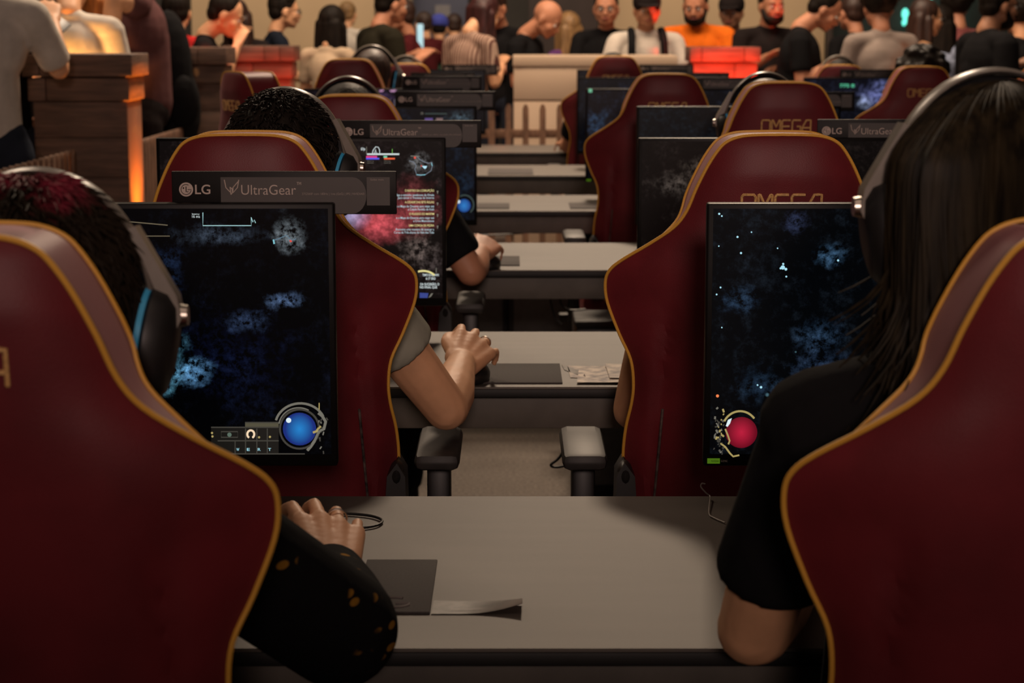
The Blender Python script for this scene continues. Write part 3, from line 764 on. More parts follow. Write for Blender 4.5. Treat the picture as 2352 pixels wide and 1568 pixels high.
# ================================================================ people
def Rz(a): return Matrix.Rotation(a, 3, 'Z')
def Rx(a): return Matrix.Rotation(a, 3, 'X')
def Ry(a): return Matrix.Rotation(a, 3, 'Y')
def skin_mat(name, c): return mat(name, c, .55, noise=.10, nscale=14, bump=.06, bscale=150)
SK = {'fair': skin_mat('skin_fair', (.74, .40, .22)), 'tan': skin_mat('skin_tan', (.40, .19, .105)), 'rosy': skin_mat('skin_rosy', (.54, .245, .14)), 'deep': skin_mat('skin_deep', (.22, .10, .06))}
def cloth(name, c, **k): return mat('cloth_' + name, c, .9, noise=k.get('noise', .12), nscale=k.get('nscale', 12), bump=.5, bscale=26, spec=.06)
CL = {'black': cloth('black', (.010, .010, .011)), 'white': cloth('white', (.62, .57, .50)), 'olive': cloth('olive', (.022, .020, .013)), 'navy': cloth('navy', (.012, .016, .026)),
      'orange': cloth('orange', (.80, .17, .015)), 'cream': cloth('cream', (.55, .42, .29)), 'mauve': cloth('mauve', (.12, .055, .055)), 'maroon': cloth('maroon', (.09, .015, .018)),
      'grey': cloth('grey', (.30, .25, .22)), 'tan': cloth('tan', (.35, .19, .10)), 'sage': cloth('sage', (.32, .32, .26)), 'purple': cloth('purple', (.11, .04, .16)),
      'green': cloth('green', (.06, .16, .11)), 'jeans': cloth('jeans', (.022, .028, .042)), 'red': cloth('red', (.40, .02, .02)), 'blue': cloth('blue', (.25, .30, .42), noise=.5, nscale=25),
      'pink': cloth('pink', (.25, .08, .08)), 'dark': cloth('dark', (.018, .014, .014))}
HR = {'black': mat('hair_black', (.012, .009, .007), .55, noise=.5, nscale=60, stretch=(1, 1, .15), bump=.5, bscale=120, spec=.12),
      'brown': mat('hair_brown', (.035, .016, .011), .5, noise=.5, nscale=60, stretch=(1, 1, .15), bump=.5, bscale=120),
      'auburn': mat('hair_auburn', (.045, .012, .012), .5, noise=.5, nscale=60, stretch=(1, 1, .15), bump=.5, bscale=120),
      'blond': mat('hair_blond', (.26, .15, .06), .5, noise=.4, nscale=60, stretch=(1, 1, .15), bump=.5, bscale=120),
      'ginger': mat('hair_ginger', (.40, .12, .02), .5, noise=.4, nscale=60, stretch=(1, 1, .15), bump=.5, bscale=120)}
eyew = mat('eye_white', (.6, .55, .5), .3, noise=.05); eyed = mat('eye_dark', (.01, .007, .005), .2, noise=.1); lipm = mat('lip', (.30, .07, .06), .5, noise=.1)

def head_shapes(b, M, jaw=1.0):
    T = lambda x, y, z: M @ Vector((x, y, z))
    R = M.to_3x3()
    b.ball(T(0, -.012, .030), (.076, .095, .088), 20, R)
    b.ball(T(0, .022, -.035), (.060, .068, .066), 16, R)
    b.ball(T(0, .062, -.082), (.026 * jaw, .022, .020), 12, R)
    b.caps(T(0, .084, .012), .008, T(0, .104, -.022), .0125, 10)
    b.caps(T(-.034, .074, .026), .013, T(.034, .074, .026), .013, 10)
    for s in (-1, 1):
        b.ball(T(s * .036, .054, -.022), (.030, .030, .030), 12, R)
        b.ball(T(s * .079, -.008, -.008), (.010, .020, .032), 12, R)
        b.caps(T(s * .052, .0, -.05), .022, T(s * .022, .060, -.078), .018, 10)
    b.ball(T(0, .084, -.052), (.026, .013, .013), 10, R)
def face_parts(body, M, hairm, glasses=False, beard=None, root=None):
    T = lambda x, y, z: M @ Vector((x, y, z)); R = M.to_3x3()
    for s in (-1, 1):
        b = MB(); b.ball(T(s * .031, .0765, .006), (.0135, .0125, .0105), 12, R); e = b.build('eye', eyew, body)
        b = MB(); b.ball(T(s * .031, .0860, .006), (.0062, .0042, .0062), 10, R); b.build('iris', eyed, e)
        b = MB(); b.tube([T(s * .014, .089, .026), T(s * .030, .089, .031), T(s * .048, .079, .026)], .0036, 6); b.build('eyebrow', hairm, body)
    b = MB(); b.tube([T(-.024, .090, -.053), T(-.010, .097, -.050), T(0, .098, -.052), T(.010, .097, -.050), T(.024, .090, -.053)], [.002, .0045, .0045, .0045, .002], 8)
    b.build('lips', lipm, body)
    if beard:
        b = MB(); b.ball(T(0, .036, -.078), (.060, .062, .045), 14, R)
        for s in (-1, 1): b.caps(T(s * .068, .010, -.020), .014, T(s * .045, .045, -.075), .026)
        b.caps(T(-.02, .094, -.040), .007, T(.02, .094, -.040), .007)
        b.solid('beard', .007, 3, hairm, body)
    if glasses:
        b = MB()
        for s in (-1, 1):
            b.tube([T(s * .033 + .021 * math.cos(a), .099, .005 + .017 * math.sin(a)) for a in [2 * PI * k / 16 for k in range(16)]], .0018, 6, closed=True)
            b.tube([T(s * .054, .098, .010), T(s * .078, .06, .012), T(s * .084, -.01, .010)], .0018, 6)
        b.tube([T(-.012, .099, .008), T(.012, .099, .008)], .0018, 6)
        b.build('glasses', blackpl, body)
def hand_shapes(b, wr, d, n, side, curl=.5, spread=1.0, scale=1.0):
    """palm, four bent fingers of different lengths and a thumb from the palm's side. n points out of the back of the hand"""
    d = Vector(d).normalized(); n = Vector(n); n = (n - d * n.dot(d)).normalized()
    x = d.cross(n).normalized() * side     # towards the thumb side when side = +1 right hand seen palm down -> -x
    wr = Vector(wr); k = scale
    base = []
    for i in range(4):
        off = (1.5 - i) * .0222 * k
        kn = wr + d * (.088 - .006 * abs(i - 1.2)) * k - x * off * -1 * spread + n * (.004 - .003 * abs(i - 1.3)) * k
        b.caps(wr + x * off * .55 + n * 0, .0165 * k, kn, .0125 * k, 10)
        base.append(kn)
    dirs = []
    for i, kn in enumerate(base):
        L = [.043, .047, .044, .034][i] * k; r = [.0098, .0098, .0094, .0084][i] * k
        ang = .05 + curl * .45; p = kn; spreadv = x * (1.5 - i) * .11 * spread
        for j, q in enumerate((1.0, .65, .50)):
            dd = (d * math.cos(ang) - n * math.sin(ang) + spreadv).normalized()
            if j == 0: dirs.append(dd)
            p2 = p + dd * L * q; b.caps(p, r, p2, r * .92, 10); p = p2; r *= .93; ang += curl * .95
    p = wr + x * .022 * k + d * .018 * k
    p1 = p + (x * .55 + d * .75 - n * .25).normalized() * .042 * k
    p2 = p1 + (x * .15 + d * .95 - n * .35).normalized() * .032 * k
    p3 = p2 + (-x * .10 + d * .95 - n * .30).normalized() * .024 * k
    b.caps(p, .0165 * k, p1, .0125 * k); b.caps(p1, .0120 * k, p2, .0108 * k); b.caps(p2, .0105 * k, p3, .0090 * k)
    return base, dirs
def hair_style(style, M, hm, body, seed=0):
    T = lambda x, y, z: M @ Vector((x, y, z)); R = M.to_3x3()
    if style == 'bald': return
    b = MB()
    if style in ('short', 'cap'):
        b.ball(T(0, -.026, .040), (.083, .092, .090), 18, R); b.ball(T(0, -.055, -.005), (.072, .055, .06), 14, R)
        b.solid('hair', .007, 2, hm, body)
    elif style == 'tuft':
        b.ball(T(0, -.024, .045), (.084, .096, .095), 18, R); b.ball(T(0, -.055, -.005), (.074, .055, .06), 14, R)
        rnd = random.Random(seed)
        for k in range(46):
            a = rnd.uniform(0, 2 * PI); e = rnd.uniform(.15, 1.3)
            q = Vector((math.sin(e) * math.cos(a) * .084, -.024 + math.sin(e) * math.sin(a) * .094, .045 + math.cos(e) * .095))
            if q.y > .055 and q.z < .07: continue
            b.caps(M @ q, .012, M @ (q + Vector((rnd.uniform(-.015, .015), rnd.uniform(-.015, .015), rnd.uniform(0, .014)))), .007, 8)
        b.solid('hair', .006, 1, hm, body)
    elif style == 'afro':
        rnd = random.Random(seed)
        b.ball(T(0, -.03, .055), (.105, .108, .105), 18, R)
        for k in range(60):
            a = rnd.uniform(0, 2 * PI); e = rnd.uniform(0, 1.75)
            q = Vector((math.sin(e) * math.cos(a) * .104, -.035 + math.sin(e) * math.sin(a) * .104, .055 + math.cos(e) * .104))
            if q.y > .055 and q.z < .08: continue
            b.ball(M @ q, .019, 8)
        b.solid('hair', .007, 5, hm, body)
    elif style == 'long':
        b.ball(T(0, -.024, .040), (.086, .096, .092), 18, R)
        rnd = random.Random(seed)
        for s in (-1, 1):
            q_ = T(s * .076, -.02, -.01); b.caps(q_, .028, q_ + Vector((0, 0, -.16)), .030); b.caps(q_ + Vector((0, 0, -.16)), .030, q_ + Vector((0, 0, -.27)), .016); pass
        for k in range(7):
            a = -.9 + 1.8 * k / 6
            q_ = T(math.sin(a) * .070, -.055 - .025 * math.cos(a), 0); q2 = q_ + (R @ Vector((math.sin(a) * .015, -.01, 0))) + Vector((0, 0, -.19))
            b.caps(q_, .034, q2, .031); b.caps(q2, .031, q2 + Vector((0, 0, -.09 - rnd.uniform(0, .05))), .010)
        b.solid('hair', .008, 2, hm, body)
def cap_hat(M, body, m):
    T = lambda x, y, z: M @ Vector((x, y, z)); R = M.to_3x3()
    b = MB(); b.ball(T(0, -.016, .052), (.092, .106, .088), 20, R); b.solid('cap_crown', .006, 2, m, body)
    b = MB(); V_ = []
    for k in range(13):
        a = PI * k / 12; V_.append(T(.07 * math.cos(a), .075 + .085 * math.sin(a), .052 - .012 * math.sin(a)))
    V2 = [v + R @ Vector((0, 0, -.006)) for v in V_]
    n = len(V_)
    b.add(V_ + V2, [tuple(range(n)), tuple(range(n, 2 * n))[::-1]] + [((i + 1) % n, i, i + n, (i + 1) % n + n) for i in range(n)]); b.build('cap_brim', m, body)

def headM(pos, yaw=0, pitch=0, roll=0):
    return Matrix.Translation(Vector(pos)) @ (Rz(yaw) @ Rx(-pitch) @ Ry(roll)).to_4x4()
def figure(root, J, skin, shirt, pants, hair, style, sleeve=.75, vox=.0085, k=1.0, face=True, glasses=False, beard=False, longsl=False,
           hands=('r', 'l'), curl=.5, capm=None, headyaw=0, pitch=0, roll=0, hairfn=None, handn=None, handd=None, shirt_parts=None, shoes=True, svox=.009, shorts=False, female=False):
    V = {q: Vector(p) for q, p in J.items()}
    M = headM(V['head'], headyaw, pitch, roll)
    b = MB(); head_shapes(b, M)
    b.caps(M @ Vector((0, -.02, -.045)), .052 * (.9 if female else 1), V['neck'], .056 * k)
    b.ball(V['chest'], (.140 * k, .095 * k, .17 * k), 16); b.caps(V['chest'], .11 * k, V['pelvis'], .12 * k, 16)
    bases = {}
    for s, q in ((1, 'r'), (-1, 'l')):
        sh, el, wr = V['sh_' + q], V['el_' + q], V['wr_' + q]
        b.caps(V['neck'] + Vector((0, 0, -.03)), .045 * k, sh, .045 * k)
        mid = sh.lerp(el, .35)
        b.caps(sh, .046 * k, mid, .047 * k); b.caps(mid, .047 * k, el, .038 * k)
        m2 = el.lerp(wr, .30); b.caps(el, .039 * k, m2, .042 * k); b.caps(m2, .042 * k, wr, .026 * k)
        d = (handd or {}).get(q) or (wr - el); n = (handn or {}).get(q) or Vector((0, 0, 1))
        if q in hands: bases[q] = hand_shapes(b, wr, d, n, 1 if q == 'l' else -1, curl if not isinstance(curl, dict) else curl[q], 1.0, k)
        hp, kn, an = V['hip_' + q], V['kn_' + q], V['an_' + q]
        b.caps(hp, .075 * k, kn, .052 * k); b.caps(kn, .052 * k, an, .036 * k); b.caps(an, .036 * k, an + Vector(J.get('toe', (0, .12, -.04))) * k, .03 * k)
    body = b.solid('body', vox, 3, skin, root)
    if face: face_parts(body, M, hair, glasses, beard)
    # shirt
    b = MB()
    b.ball(V['chest'] + Vector((0, 0, .02)), (.168 * k, .122 * k, .165 * k), 18)
    b.caps(V['chest'], .128 * k, V['pelvis'] + Vector((0, 0, .03)), .135 * k, 18)
    b.caps(V['neck'] + Vector((-.02, 0, -.035)), .062 * k, V['neck'] + Vector((.02, 0, -.035)), .062 * k)
    for q in ('r', 'l'):
        sh, el, wr = V['sh_' + q], V['el_' + q], V['wr_' + q]
        b.caps(V['neck'] + Vector((0, 0, -.045)), .055 * k, sh, .056 * k)
        e1 = sh.lerp(el, sleeve if not longsl else 1.0)
        sl = (shirt_parts or {}).get(q)
        if sl: sl(b); continue
        t = (e1 - sh).normalized()
        b.tube([sh - t * .03, sh, e1 - t * .02, e1], [.03 * k, .062 * k, .060 * k, .056 * k], 16) if not longsl else b.caps(sh, .060 * k, el, .052 * k)
        if longsl:
            w2 = el.lerp(wr, .93); b.tube([el - (w2 - el).normalized() * .03, el, w2], [.03 * k, .052 * k, .040 * k], 16)
    sh_o = b.solid('shirt', svox, 4, shirt, root)
    b = MB()
    b.ball(V['pelvis'], (.160 * k, .125 * k, .115 * k), 16)
    for q in ('r', 'l'):
        hp, kn, an = V['hip_' + q], V['kn_' + q], V['an_' + q]
        b.caps(hp, .092 * k, kn, .070 * k)
        if not shorts: b.caps(kn, .070 * k, an + Vector((0, 0, .02)), .056 * k)
    b.solid('trousers', .012, 3, pants, root)
    if shoes:
        for q in ('r', 'l'):
            an = V['an_' + q]; t = Vector(J.get('toe', (0, .12, -.04)))
            b = MB(); b.caps(an + Vector((0, 0, -.035)), .042, an + t * 1.1 + Vector((0, 0, .005)), .036)
            b.solid('shoe', .008, 2, CL['dark'], root)
    if hairfn: hairfn(M, body)
    else: hair_style(style, M, hair, body, int(abs(V['head'].x * 977)) + len(style))
    if capm: cap_hat(M, body, capm)
    return body, sh_o, M, bases
ARMS = {'down': ((.045, -.01, -.27), (.06, .06, -.52)), 'phone': ((.04, .02, -.26), (-.10, .24, -.13)), 'rest': ((.08, .06, -.24), (-.02, .28, -.26)),
        'chin': ((.06, .10, -.23), (-.10, .20, .02)), 'fold': ((.05, .05, -.26), (-.14, .17, -.22))}
def stander(u, D, vtop, yaw, label, skin='fair', shirt='black', pants='jeans', hair='black', style='short', arms=('down', 'down'), pitch=0.1, headyaw=0,
            k=1.0, group='people standing in the hall', H=None, **kw):
    zt = P(u, vtop, D).z
    if H is None: H = max(1.2, zt + .02 + .05 * pitch)
    s = H / 1.75
    x = P(u, 60, D).x
    root = empty('person', (x, D, 0), yaw, label, 'person', group)
    f = .05 + pitch * .15
    J = {'head': (0, f, (1.615 - .05 * pitch) * s), 'neck': (0, .0, 1.475 * s), 'chest': (0, 0, 1.27 * s), 'pelvis': (0, 0, .95 * s)}
    for sg, q, a in ((1, 'r', arms[0]), (-1, 'l', arms[1])):
        sh = Vector((sg * .185 * s * k, 0, 1.405 * s)); e, w_ = ARMS[a] if isinstance(a, str) else a
        J['sh_' + q] = sh; J['el_' + q] = sh + Vector((sg * e[0], e[1], e[2])) * s; J['wr_' + q] = sh + Vector((sg * w_[0], w_[1], w_[2])) * s
        J['hip_' + q] = Vector((sg * .09, 0, .90 * s)); J['kn_' + q] = Vector((sg * .10, .02, .49 * s)); J['an_' + q] = Vector((sg * .11, -.01, .09))
    bd, so, M, _ = figure(root, J, SK[skin], CL[shirt], CL[pants], HR[hair], style, k=s * k, headyaw=headyaw, pitch=pitch, vox=.0095, svox=.011, **kw)
    return root, bd, so, M, J, s
# ---------------------------------------------------------------- headset prototype (origin between the ears, +y forward)
hs_grey = mat('headset_grey', (.20, .175, .15), .32, noise=.08)
def make_headset(bandm=hs_grey):
    r = empty('headset')
    def band(rx, rz, wy, th, name, m, a0=-8, a1=188, y0=0):
        b = MB(); n = 36; V_ = []
        for k in range(n + 1):
            a = math.radians(a0 + (a1 - a0) * k / n)
            c = Vector((rx * math.cos(a), y0, rz * math.sin(a) + .005)); nr = Vector((math.cos(a) / rx, 0, math.sin(a) / rz)).normalized()
            w_ = wy * (.55 + .45 * math.sin(max(0, min(PI, a))))
            for q in range(8):
                t = 2 * PI * q / 8
                V_.append(c + nr * th * math.sin(t) + Vector((0, w_ * math.cos(t), 0)))
        F_ = []
        for k in range(n):
            for q in range(8):
                F_.append((k * 8 + q, (k + 1) * 8 + q, (k + 1) * 8 + (q + 1) % 8, k * 8 + (q + 1) % 8))
        F_ += [tuple(range(8)), tuple(range(n * 8, n * 8 + 8))[::-1]]
        b.add(V_, F_); return b.build(name, m, r)
    band(.101, .128, .017, .0035, 'headband', bandm)
    band(.094, .119, .015, .004, 'band_cushion', blackfab, 25, 155)
    for s in (-1, 1):
        R = Matrix.Rotation(s * .16, 3, 'Y')
        def ell(x, ry, rz, n=28): return [R @ Vector((x, ry * math.cos(2 * PI * k / n), rz * math.sin(2 * PI * k / n) - .004)) for k in range(n)]
        def loft(name, secs, m):
            b = MB(); V_ = []; n = 28
            for (x, ry, rz) in secs: V_ += ell(s * x, ry, rz)
            F_ = []
            for i in range(len(secs) - 1):
                for k in range(n):
                    q = (i * n + k, i * n + (k + 1) % n, (i + 1) * n + (k + 1) % n, (i + 1) * n + k)
                    F_.append(q if s < 0 else q[::-1])
            a_ = tuple(range(n)); z_ = tuple((len(secs) - 1) * n + k for k in range(n))
            F_ += [a_ if s > 0 else a_[::-1], z_[::-1] if s > 0 else z_]
            b.add(V_, F_); return b.build(name, m, r)
        loft('ear_cushion', [(.074, .030, .040), (.077, .037, .048), (.086, .039, .051), (.090, .037, .048)], blackfab)
        loft('blue_ring', [(.0895, .036, .0475), (.0897, .0385, .0505), (.0945, .0385, .0505), (.0948, .036, .047)], mat('headset_blue', (.03, .19, .30), .4, noise=.1, emit=(.02, .17, .28), estr=.25))
        loft('ear_cup', [(.094, .037, .049), (.098, .041, .053), (.110, .039, .050), (.119, .030, .040), (.122, .018, .026)], blackpl)
        b = MB()
        b.prism([(s * .081, .082), (s * .088, .085), (s * .108, .050), (s * .123, .024), (s * .127, .004), (s * .122, -.006), (s * .113, .0), (s * .104, .03), (s * .094, .056)], -.012, .012)
        y = b.build('yoke', bandm, r)
        b = MB(); b.tube([(s * .120, 0, .006), (s * .131, 0, .006)], [.011, .009], 16); b.build('knob', silver, y)
    return r
hs0 = make_headset()
HSC = [0]
def headset_on(root, M, label, sc_=1.04, dz=.004):
    h = hs0 if HSC[0] == 0 else copy_tree(hs0); HSC[0] += 1
    W = Matrix.Translation(root.location) @ Matrix.Rotation(root.rotation_euler.z, 4, 'Z') @ M @ Matrix.Translation((0, 0, dz))
    h.matrix_world = W; h.location = W.to_translation(); h.rotation_euler = W.to_euler(); h.scale = (sc_,) * 3
    tag(h, label, 'headset', 'gaming headsets on the players'); return h
# ---------------------------------------------------------------- seated players
def strands(name, M, body, m, n, kind, seed, mats=None):
    """clumps of hair rooted on the scalp; kind 'long' falls to the shoulders, 'short' swirls from the crown"""
    rnd = random.Random(seed); b = MB()
    for i in range(n):
        a = rnd.uniform(0, 2 * PI)
        if kind == 'long':
            fr = math.cos(a)              # +1 = face side
            if fr > .55: a = rnd.uniform(.95, 2 * PI - .95)
            R0 = rnd.uniform(.98, 1.04)
            pts = []
            for t in (rnd.uniform(.0, .28), .42, .66, .9, 1.2, 1.5):
                wd = 1 + .30 * max(0, min(1, (t - .5) / .7)) * max(0, 1 - abs(abs(math.sin(a)) - .85) / .4) * (1 if math.cos(a) < .25 else 0)
                pts.append(M @ Vector((math.sin(t) * math.sin(a) * .087 * R0 * wd, -.022 - .05 * (wd - 1) / .3 + math.sin(t) * math.cos(a) * .098 * R0, .030 + math.cos(t) * .090 * R0)))
            p = pts[-1]; base = M @ Vector((0, -.02, -.10)); out = (p - base); out.z = 0; out.normalize()
            Ld = rnd.uniform(.13, .25) + .02 * math.cos(a * 3)
            flip = rnd.uniform(-.02, .045) if rnd.random() < .35 else rnd.uniform(-.035, .01)
            j = Vector((rnd.uniform(-.01, .01), rnd.uniform(-.01, .01), 0))
            pts += [p + Vector((0, 0, -Ld * .3)) - out * .002 + j * .4, p + Vector((0, 0, -Ld * .6)) - out * .010 + j, p + Vector((0, 0, -Ld * .85)) + out * (flip * .3) + j * 1.4, p + Vector((0, 0, -Ld)) + out * flip + j * 2.2]
            pts = catmull(pts, 2); L = len(pts)
            r0 = rnd.uniform(.0012, .0034)
            b.tube(pts, [r0 * (.5 + .5 * min(1, k / 4)) * (1 if k < L * .7 else max(.12, (L - k) / (L * .3))) for k in range(L)], 5, cap=False)
        else:
            e = rnd.uniform(.05, 1.9) ** 1.0
            q0 = Vector((math.sin(e) * math.sin(a) * .084, -.024 + math.sin(e) * math.cos(a) * .095, .040 + math.cos(e) * .090))
            if q0.y > .05 and q0.z < .06: continue
            c = Vector((0, -.024, .04)); nr = Vector(((q0.x) / .084 ** 2, (q0.y + .024) / .095 ** 2, (q0.z - .04) / .09 ** 2)).normalized()
            dn = Vector((math.sin(a), math.cos(a), 0)) * math.cos(e) + Vector((0, 0, -math.sin(e)))
            sw = nr.cross(dn) * rnd.uniform(-.5, .9)
            tdir = (dn + sw).normalized(); ln = rnd.uniform(.018, .036) * kind_len
            pts = [q0, q0 + tdir * ln * .5 + nr * .009, q0 + tdir * ln + nr * rnd.uniform(.004, .014)]
            r0 = rnd.uniform(.0010, .0022)
            b.tube([M @ p_ for p_ in catmull(pts, 2)], [r0 * .8, r0, r0 * .9, r0 * .6, r0 * .15], 5, cap=False)
    return b.build(name, m, body)
kind_len = 1.0
def seat_J(cx, Yb, z_sh, headp, r_el, r_wr, l_el, l_wr, shw=.175):
    """seated skeleton, world coordinates relative to (cx, Yb, 0); Yb = depth of the backrest at shoulder height"""
    J = {'neck': (0, .19, z_sh + .065), 'chest': (0, .20, z_sh - .12), 'pelvis': (0, .275, .62), 'head': headp}
    J.update({'sh_r': (shw, .19, z_sh), 'sh_l': (-shw, .19, z_sh), 'el_r': r_el, 'wr_r': r_wr, 'el_l': l_el, 'wr_l': l_wr})
    for sg, q in ((1, 'r'), (-1, 'l')):
        J['hip_' + q] = (sg * .09, .30, .61); J['kn_' + q] = (sg * .12, .70, .57); J['an_' + q] = (sg * .12, .66, .10)
    return J
def rel(root, p): return Vector(p) - root.location
G_SEAT = 'players seated in the red chairs'
# P1 ---- front left
def leafy():
    m = cloth('black_gold_leaves', (.008, .008, .008)); nt = m.node_tree; bs = nt.nodes['Principled BSDF']
    tc = nt.nodes.new('ShaderNodeTexCoord'); vo = nt.nodes.new('ShaderNodeTexVoronoi'); vo.inputs['Scale'].default_value = 46; vo.feature = 'F1'
    mp = nt.nodes.new('ShaderNodeMapping'); mp.inputs['Scale'].default_value = (1, .6, 1.6); mp.inputs['Rotation'].default_value = (.3, .8, .4)
    nt.links.new(tc.outputs['Object'], mp.inputs[0]); nt.links.new(mp.outputs[0], vo.inputs[0])
    n = nt.nodes.new('ShaderNodeTexNoise'); n.inputs['Scale'].default_value = 9; nt.links.new(tc.outputs['Object'], n.inputs['Vector'])
    r1 = nt.nodes.new('ShaderNodeMapRange'); r1.inputs[1].default_value = .34; r1.inputs[2].default_value = .28; nt.links.new(vo.outputs['Distance'], r1.inputs[0])
    r2 = nt.nodes.new('ShaderNodeMapRange'); r2.inputs[1].default_value = .505; r2.inputs[2].default_value = .53; nt.links.new(n.outputs[0], r2.inputs[0])
    mu = nt.nodes.new('ShaderNodeMath'); mu.operation = 'MULTIPLY'; nt.links.new(r1.outputs[0], mu.inputs[0]); nt.links.new(r2.outputs[0], mu.inputs[1])
    mx = nt.nodes.new('ShaderNodeMix'); mx.data_type = 'RGBA'; mx.inputs[6].default_value = (.008, .008, .009, 1); mx.inputs[7].default_value = (.30, .15, .02, 1)
    nt.links.new(mu.outputs[0], mx.inputs[0]); nt.links.new(mx.outputs[2], bs.inputs['Base Color']); return m
dyed = bpy.data.materials.new('hair_dyed'); dyed.use_nodes = True
def mk_dyed():
    nt = dyed.node_tree; bs = nt.nodes['Principled BSDF']; bs.inputs['Roughness'].default_value = .6; bs.inputs['Specular IOR Level'].default_value = .12
    tc = nt.nodes.new('ShaderNodeTexCoord'); sp = nt.nodes.new('ShaderNodeSeparateXYZ'); nt.links.new(tc.outputs['Object'], sp.inputs[0])
    n = nt.nodes.new('ShaderNodeTexNoise'); n.inputs['Scale'].default_value = 30; nt.links.new(tc.outputs['Object'], n.inputs['Vector'])
    ad = nt.nodes.new('ShaderNodeMath'); ad.operation = 'MULTIPLY_ADD'; ad.inputs[1].default_value = .10; nt.links.new(n.outputs[0], ad.inputs[0]); nt.links.new(sp.outputs[2], ad.inputs[2])
    mr = nt.nodes.new('ShaderNodeMapRange'); mr.inputs[1].default_value = 1.296; mr.inputs[2].default_value = 1.330; nt.links.new(ad.outputs[0], mr.inputs[0])
    mx = nt.nodes.new('ShaderNodeMix'); mx.data_type = 'RGBA'; mx.inputs[6].default_value = (.014, .009, .005, 1); mx.inputs[7].default_value = (.24, .022, .045, 1)
    nt.links.new(mr.outputs[0], mx.inputs[0]); nt.links.new(mx.outputs[2], bs.inputs['Base Color'])
mk_dyed()
r = empty('person', (-.480, 1.62, 0), 0, 'player at front left with dyed red topped dark hair, black sleeve with gold leaves', 'person', G_SEAT)
hand_w = Vector((-.208, 2.215, .784)); elb = Vector((-.178, 1.985, .785))
J = seat_J(0, 0, .955, rel(r, (-.432, 1.80, 1.129)), rel(r, elb), rel(r, hand_w), (-.22, .34, .80), (-.12, .60, .79), shw=.155)
def sl1(b):
    sh = Vector(J['sh_r']); el = Vector(J['el_r']); wr = Vector(J['wr_r'])
    b.caps(sh, .062, el, .062, 18); w2 = el.lerp(wr, .90)
    b.tube([el - (w2 - el).normalized() * .035, el, el.lerp(w2, .5), w2], [.045, .062, .052, .039], 18)
def hf1(M, body):
    b = MB(); T = lambda x, y, z: M @ Vector((x, y, z)); R = M.to_3x3()
    b.ball(T(0, -.022, .042), (.084, .095, .094), 20, R); b.ball(T(0, -.05, -.012), (.076, .060, .07), 14, R)
    h = b.solid('hair', .006, 2, dyed, body); strands('hair_strands', M, h, dyed, 1900, 'short', 3)
bd, so, M1, bs1 = figure(r, J, SK['fair'], leafy(), CL['black'], HR['brown'], 'x', vox=.0038, svox=.006, hairfn=hf1, curl={'r': .55, 'l': .5}, pitch=.05,
    handd={'r': Vector((-.10, .88, .40))}, handn={'r': Vector((.28, -.30, .90))}, shirt_parts={'r': sl1}, longsl=True)
headset_on(r, M1, 'grey headset with blue rings on the player with dyed red topped hair')
def ring_on(root, base, d, rr, label):
    d = Vector(d).normalized(); b = MB(); u_ = d.cross(Vector((0, 0, 1))).normalized(); w_ = u_.cross(d)
    b.tube([(u_ * math.cos(a) + w_ * math.sin(a)) * rr for a in [2 * PI * k / 24 for k in range(24)]], .0013, 8, closed=True)
    o = b.build('finger_ring', silver, loc=root.location + base); tag(o, label, 'ring', 'finger rings'); return o
def fdir(d, n, curl):
    d = Vector(d).normalized(); n = Vector(n); n = (n - d * n.dot(d)).normalized(); a = .25 + curl * .35
    return (d * math.cos(a) - n * math.sin(a)).normalized()
fd = bs1['r'][1][2]
ring_on(r, bs1['r'][0][2] + fd * .024, fd, .0114, 'thin silver ring on the finger of the front left player')
# P2 ---- front right, long hair
r = empty('person', (.440, 1.66, 0), 0, 'player at front right with long straight dark hair and loose black T-shirt', 'person', G_SEAT)
J = seat_J(0, 0, 1.035, rel(r, (.452, 1.88, 1.226)), (.24, .30, .80), (.14, .62, .79), rel(r, (.246, 1.955, .795)), rel(r, (.355, 2.29, .790)), shw=.155)
J['neck'] = (0, .19, 1.110); J['sh_l'] = (-.150, .20, 1.025)
def sl2(b):
    sh = Vector(J['sh_l']); el = Vector(J['el_l'])
    e1 = sh.lerp(el, .74); t = (e1 - sh).normalized()
    b.tube([sh - t * .035, sh, sh.lerp(e1, .5), e1 - t * .01, e1], [.03, .050, .054, .058, .055], 20)
def hf2(M, body):
    b = MB(); T = lambda x, y, z: M @ Vector((x, y, z)); R = M.to_3x3()
    b.ball(T(0, -.022, .030), (.084, .094, .088), 20, R)
    b.caps(T(0, -.05, .0), .070, T(0, -.045, -.13), .062)
    for s in (-1, 1): b.caps(T(s * .045, -.035, .0), .040, T(s * .045, -.035, -.14), .032)
    h = b.solid('hair', .006, 3, HR['black'], body)
    strands('hair_strands', M, h, mat('hair_dark_brown', (.017, .012, .006), .55, noise=.6, nscale=90, stretch=(1, 1, .1), spec=.14), 1700, 'long', 11)
bd, so, M2, _ = figure(r, J, SK['fair'], CL['black'], CL['black'], HR['brown'], 'x', vox=.005, svox=.0065, hairfn=hf2, pitch=.0, headyaw=.06, shirt_parts={'l': sl2}, female=True)
headset_on(r, M2, 'large grey headset over the long dark hair at front right', 1.0, .0)
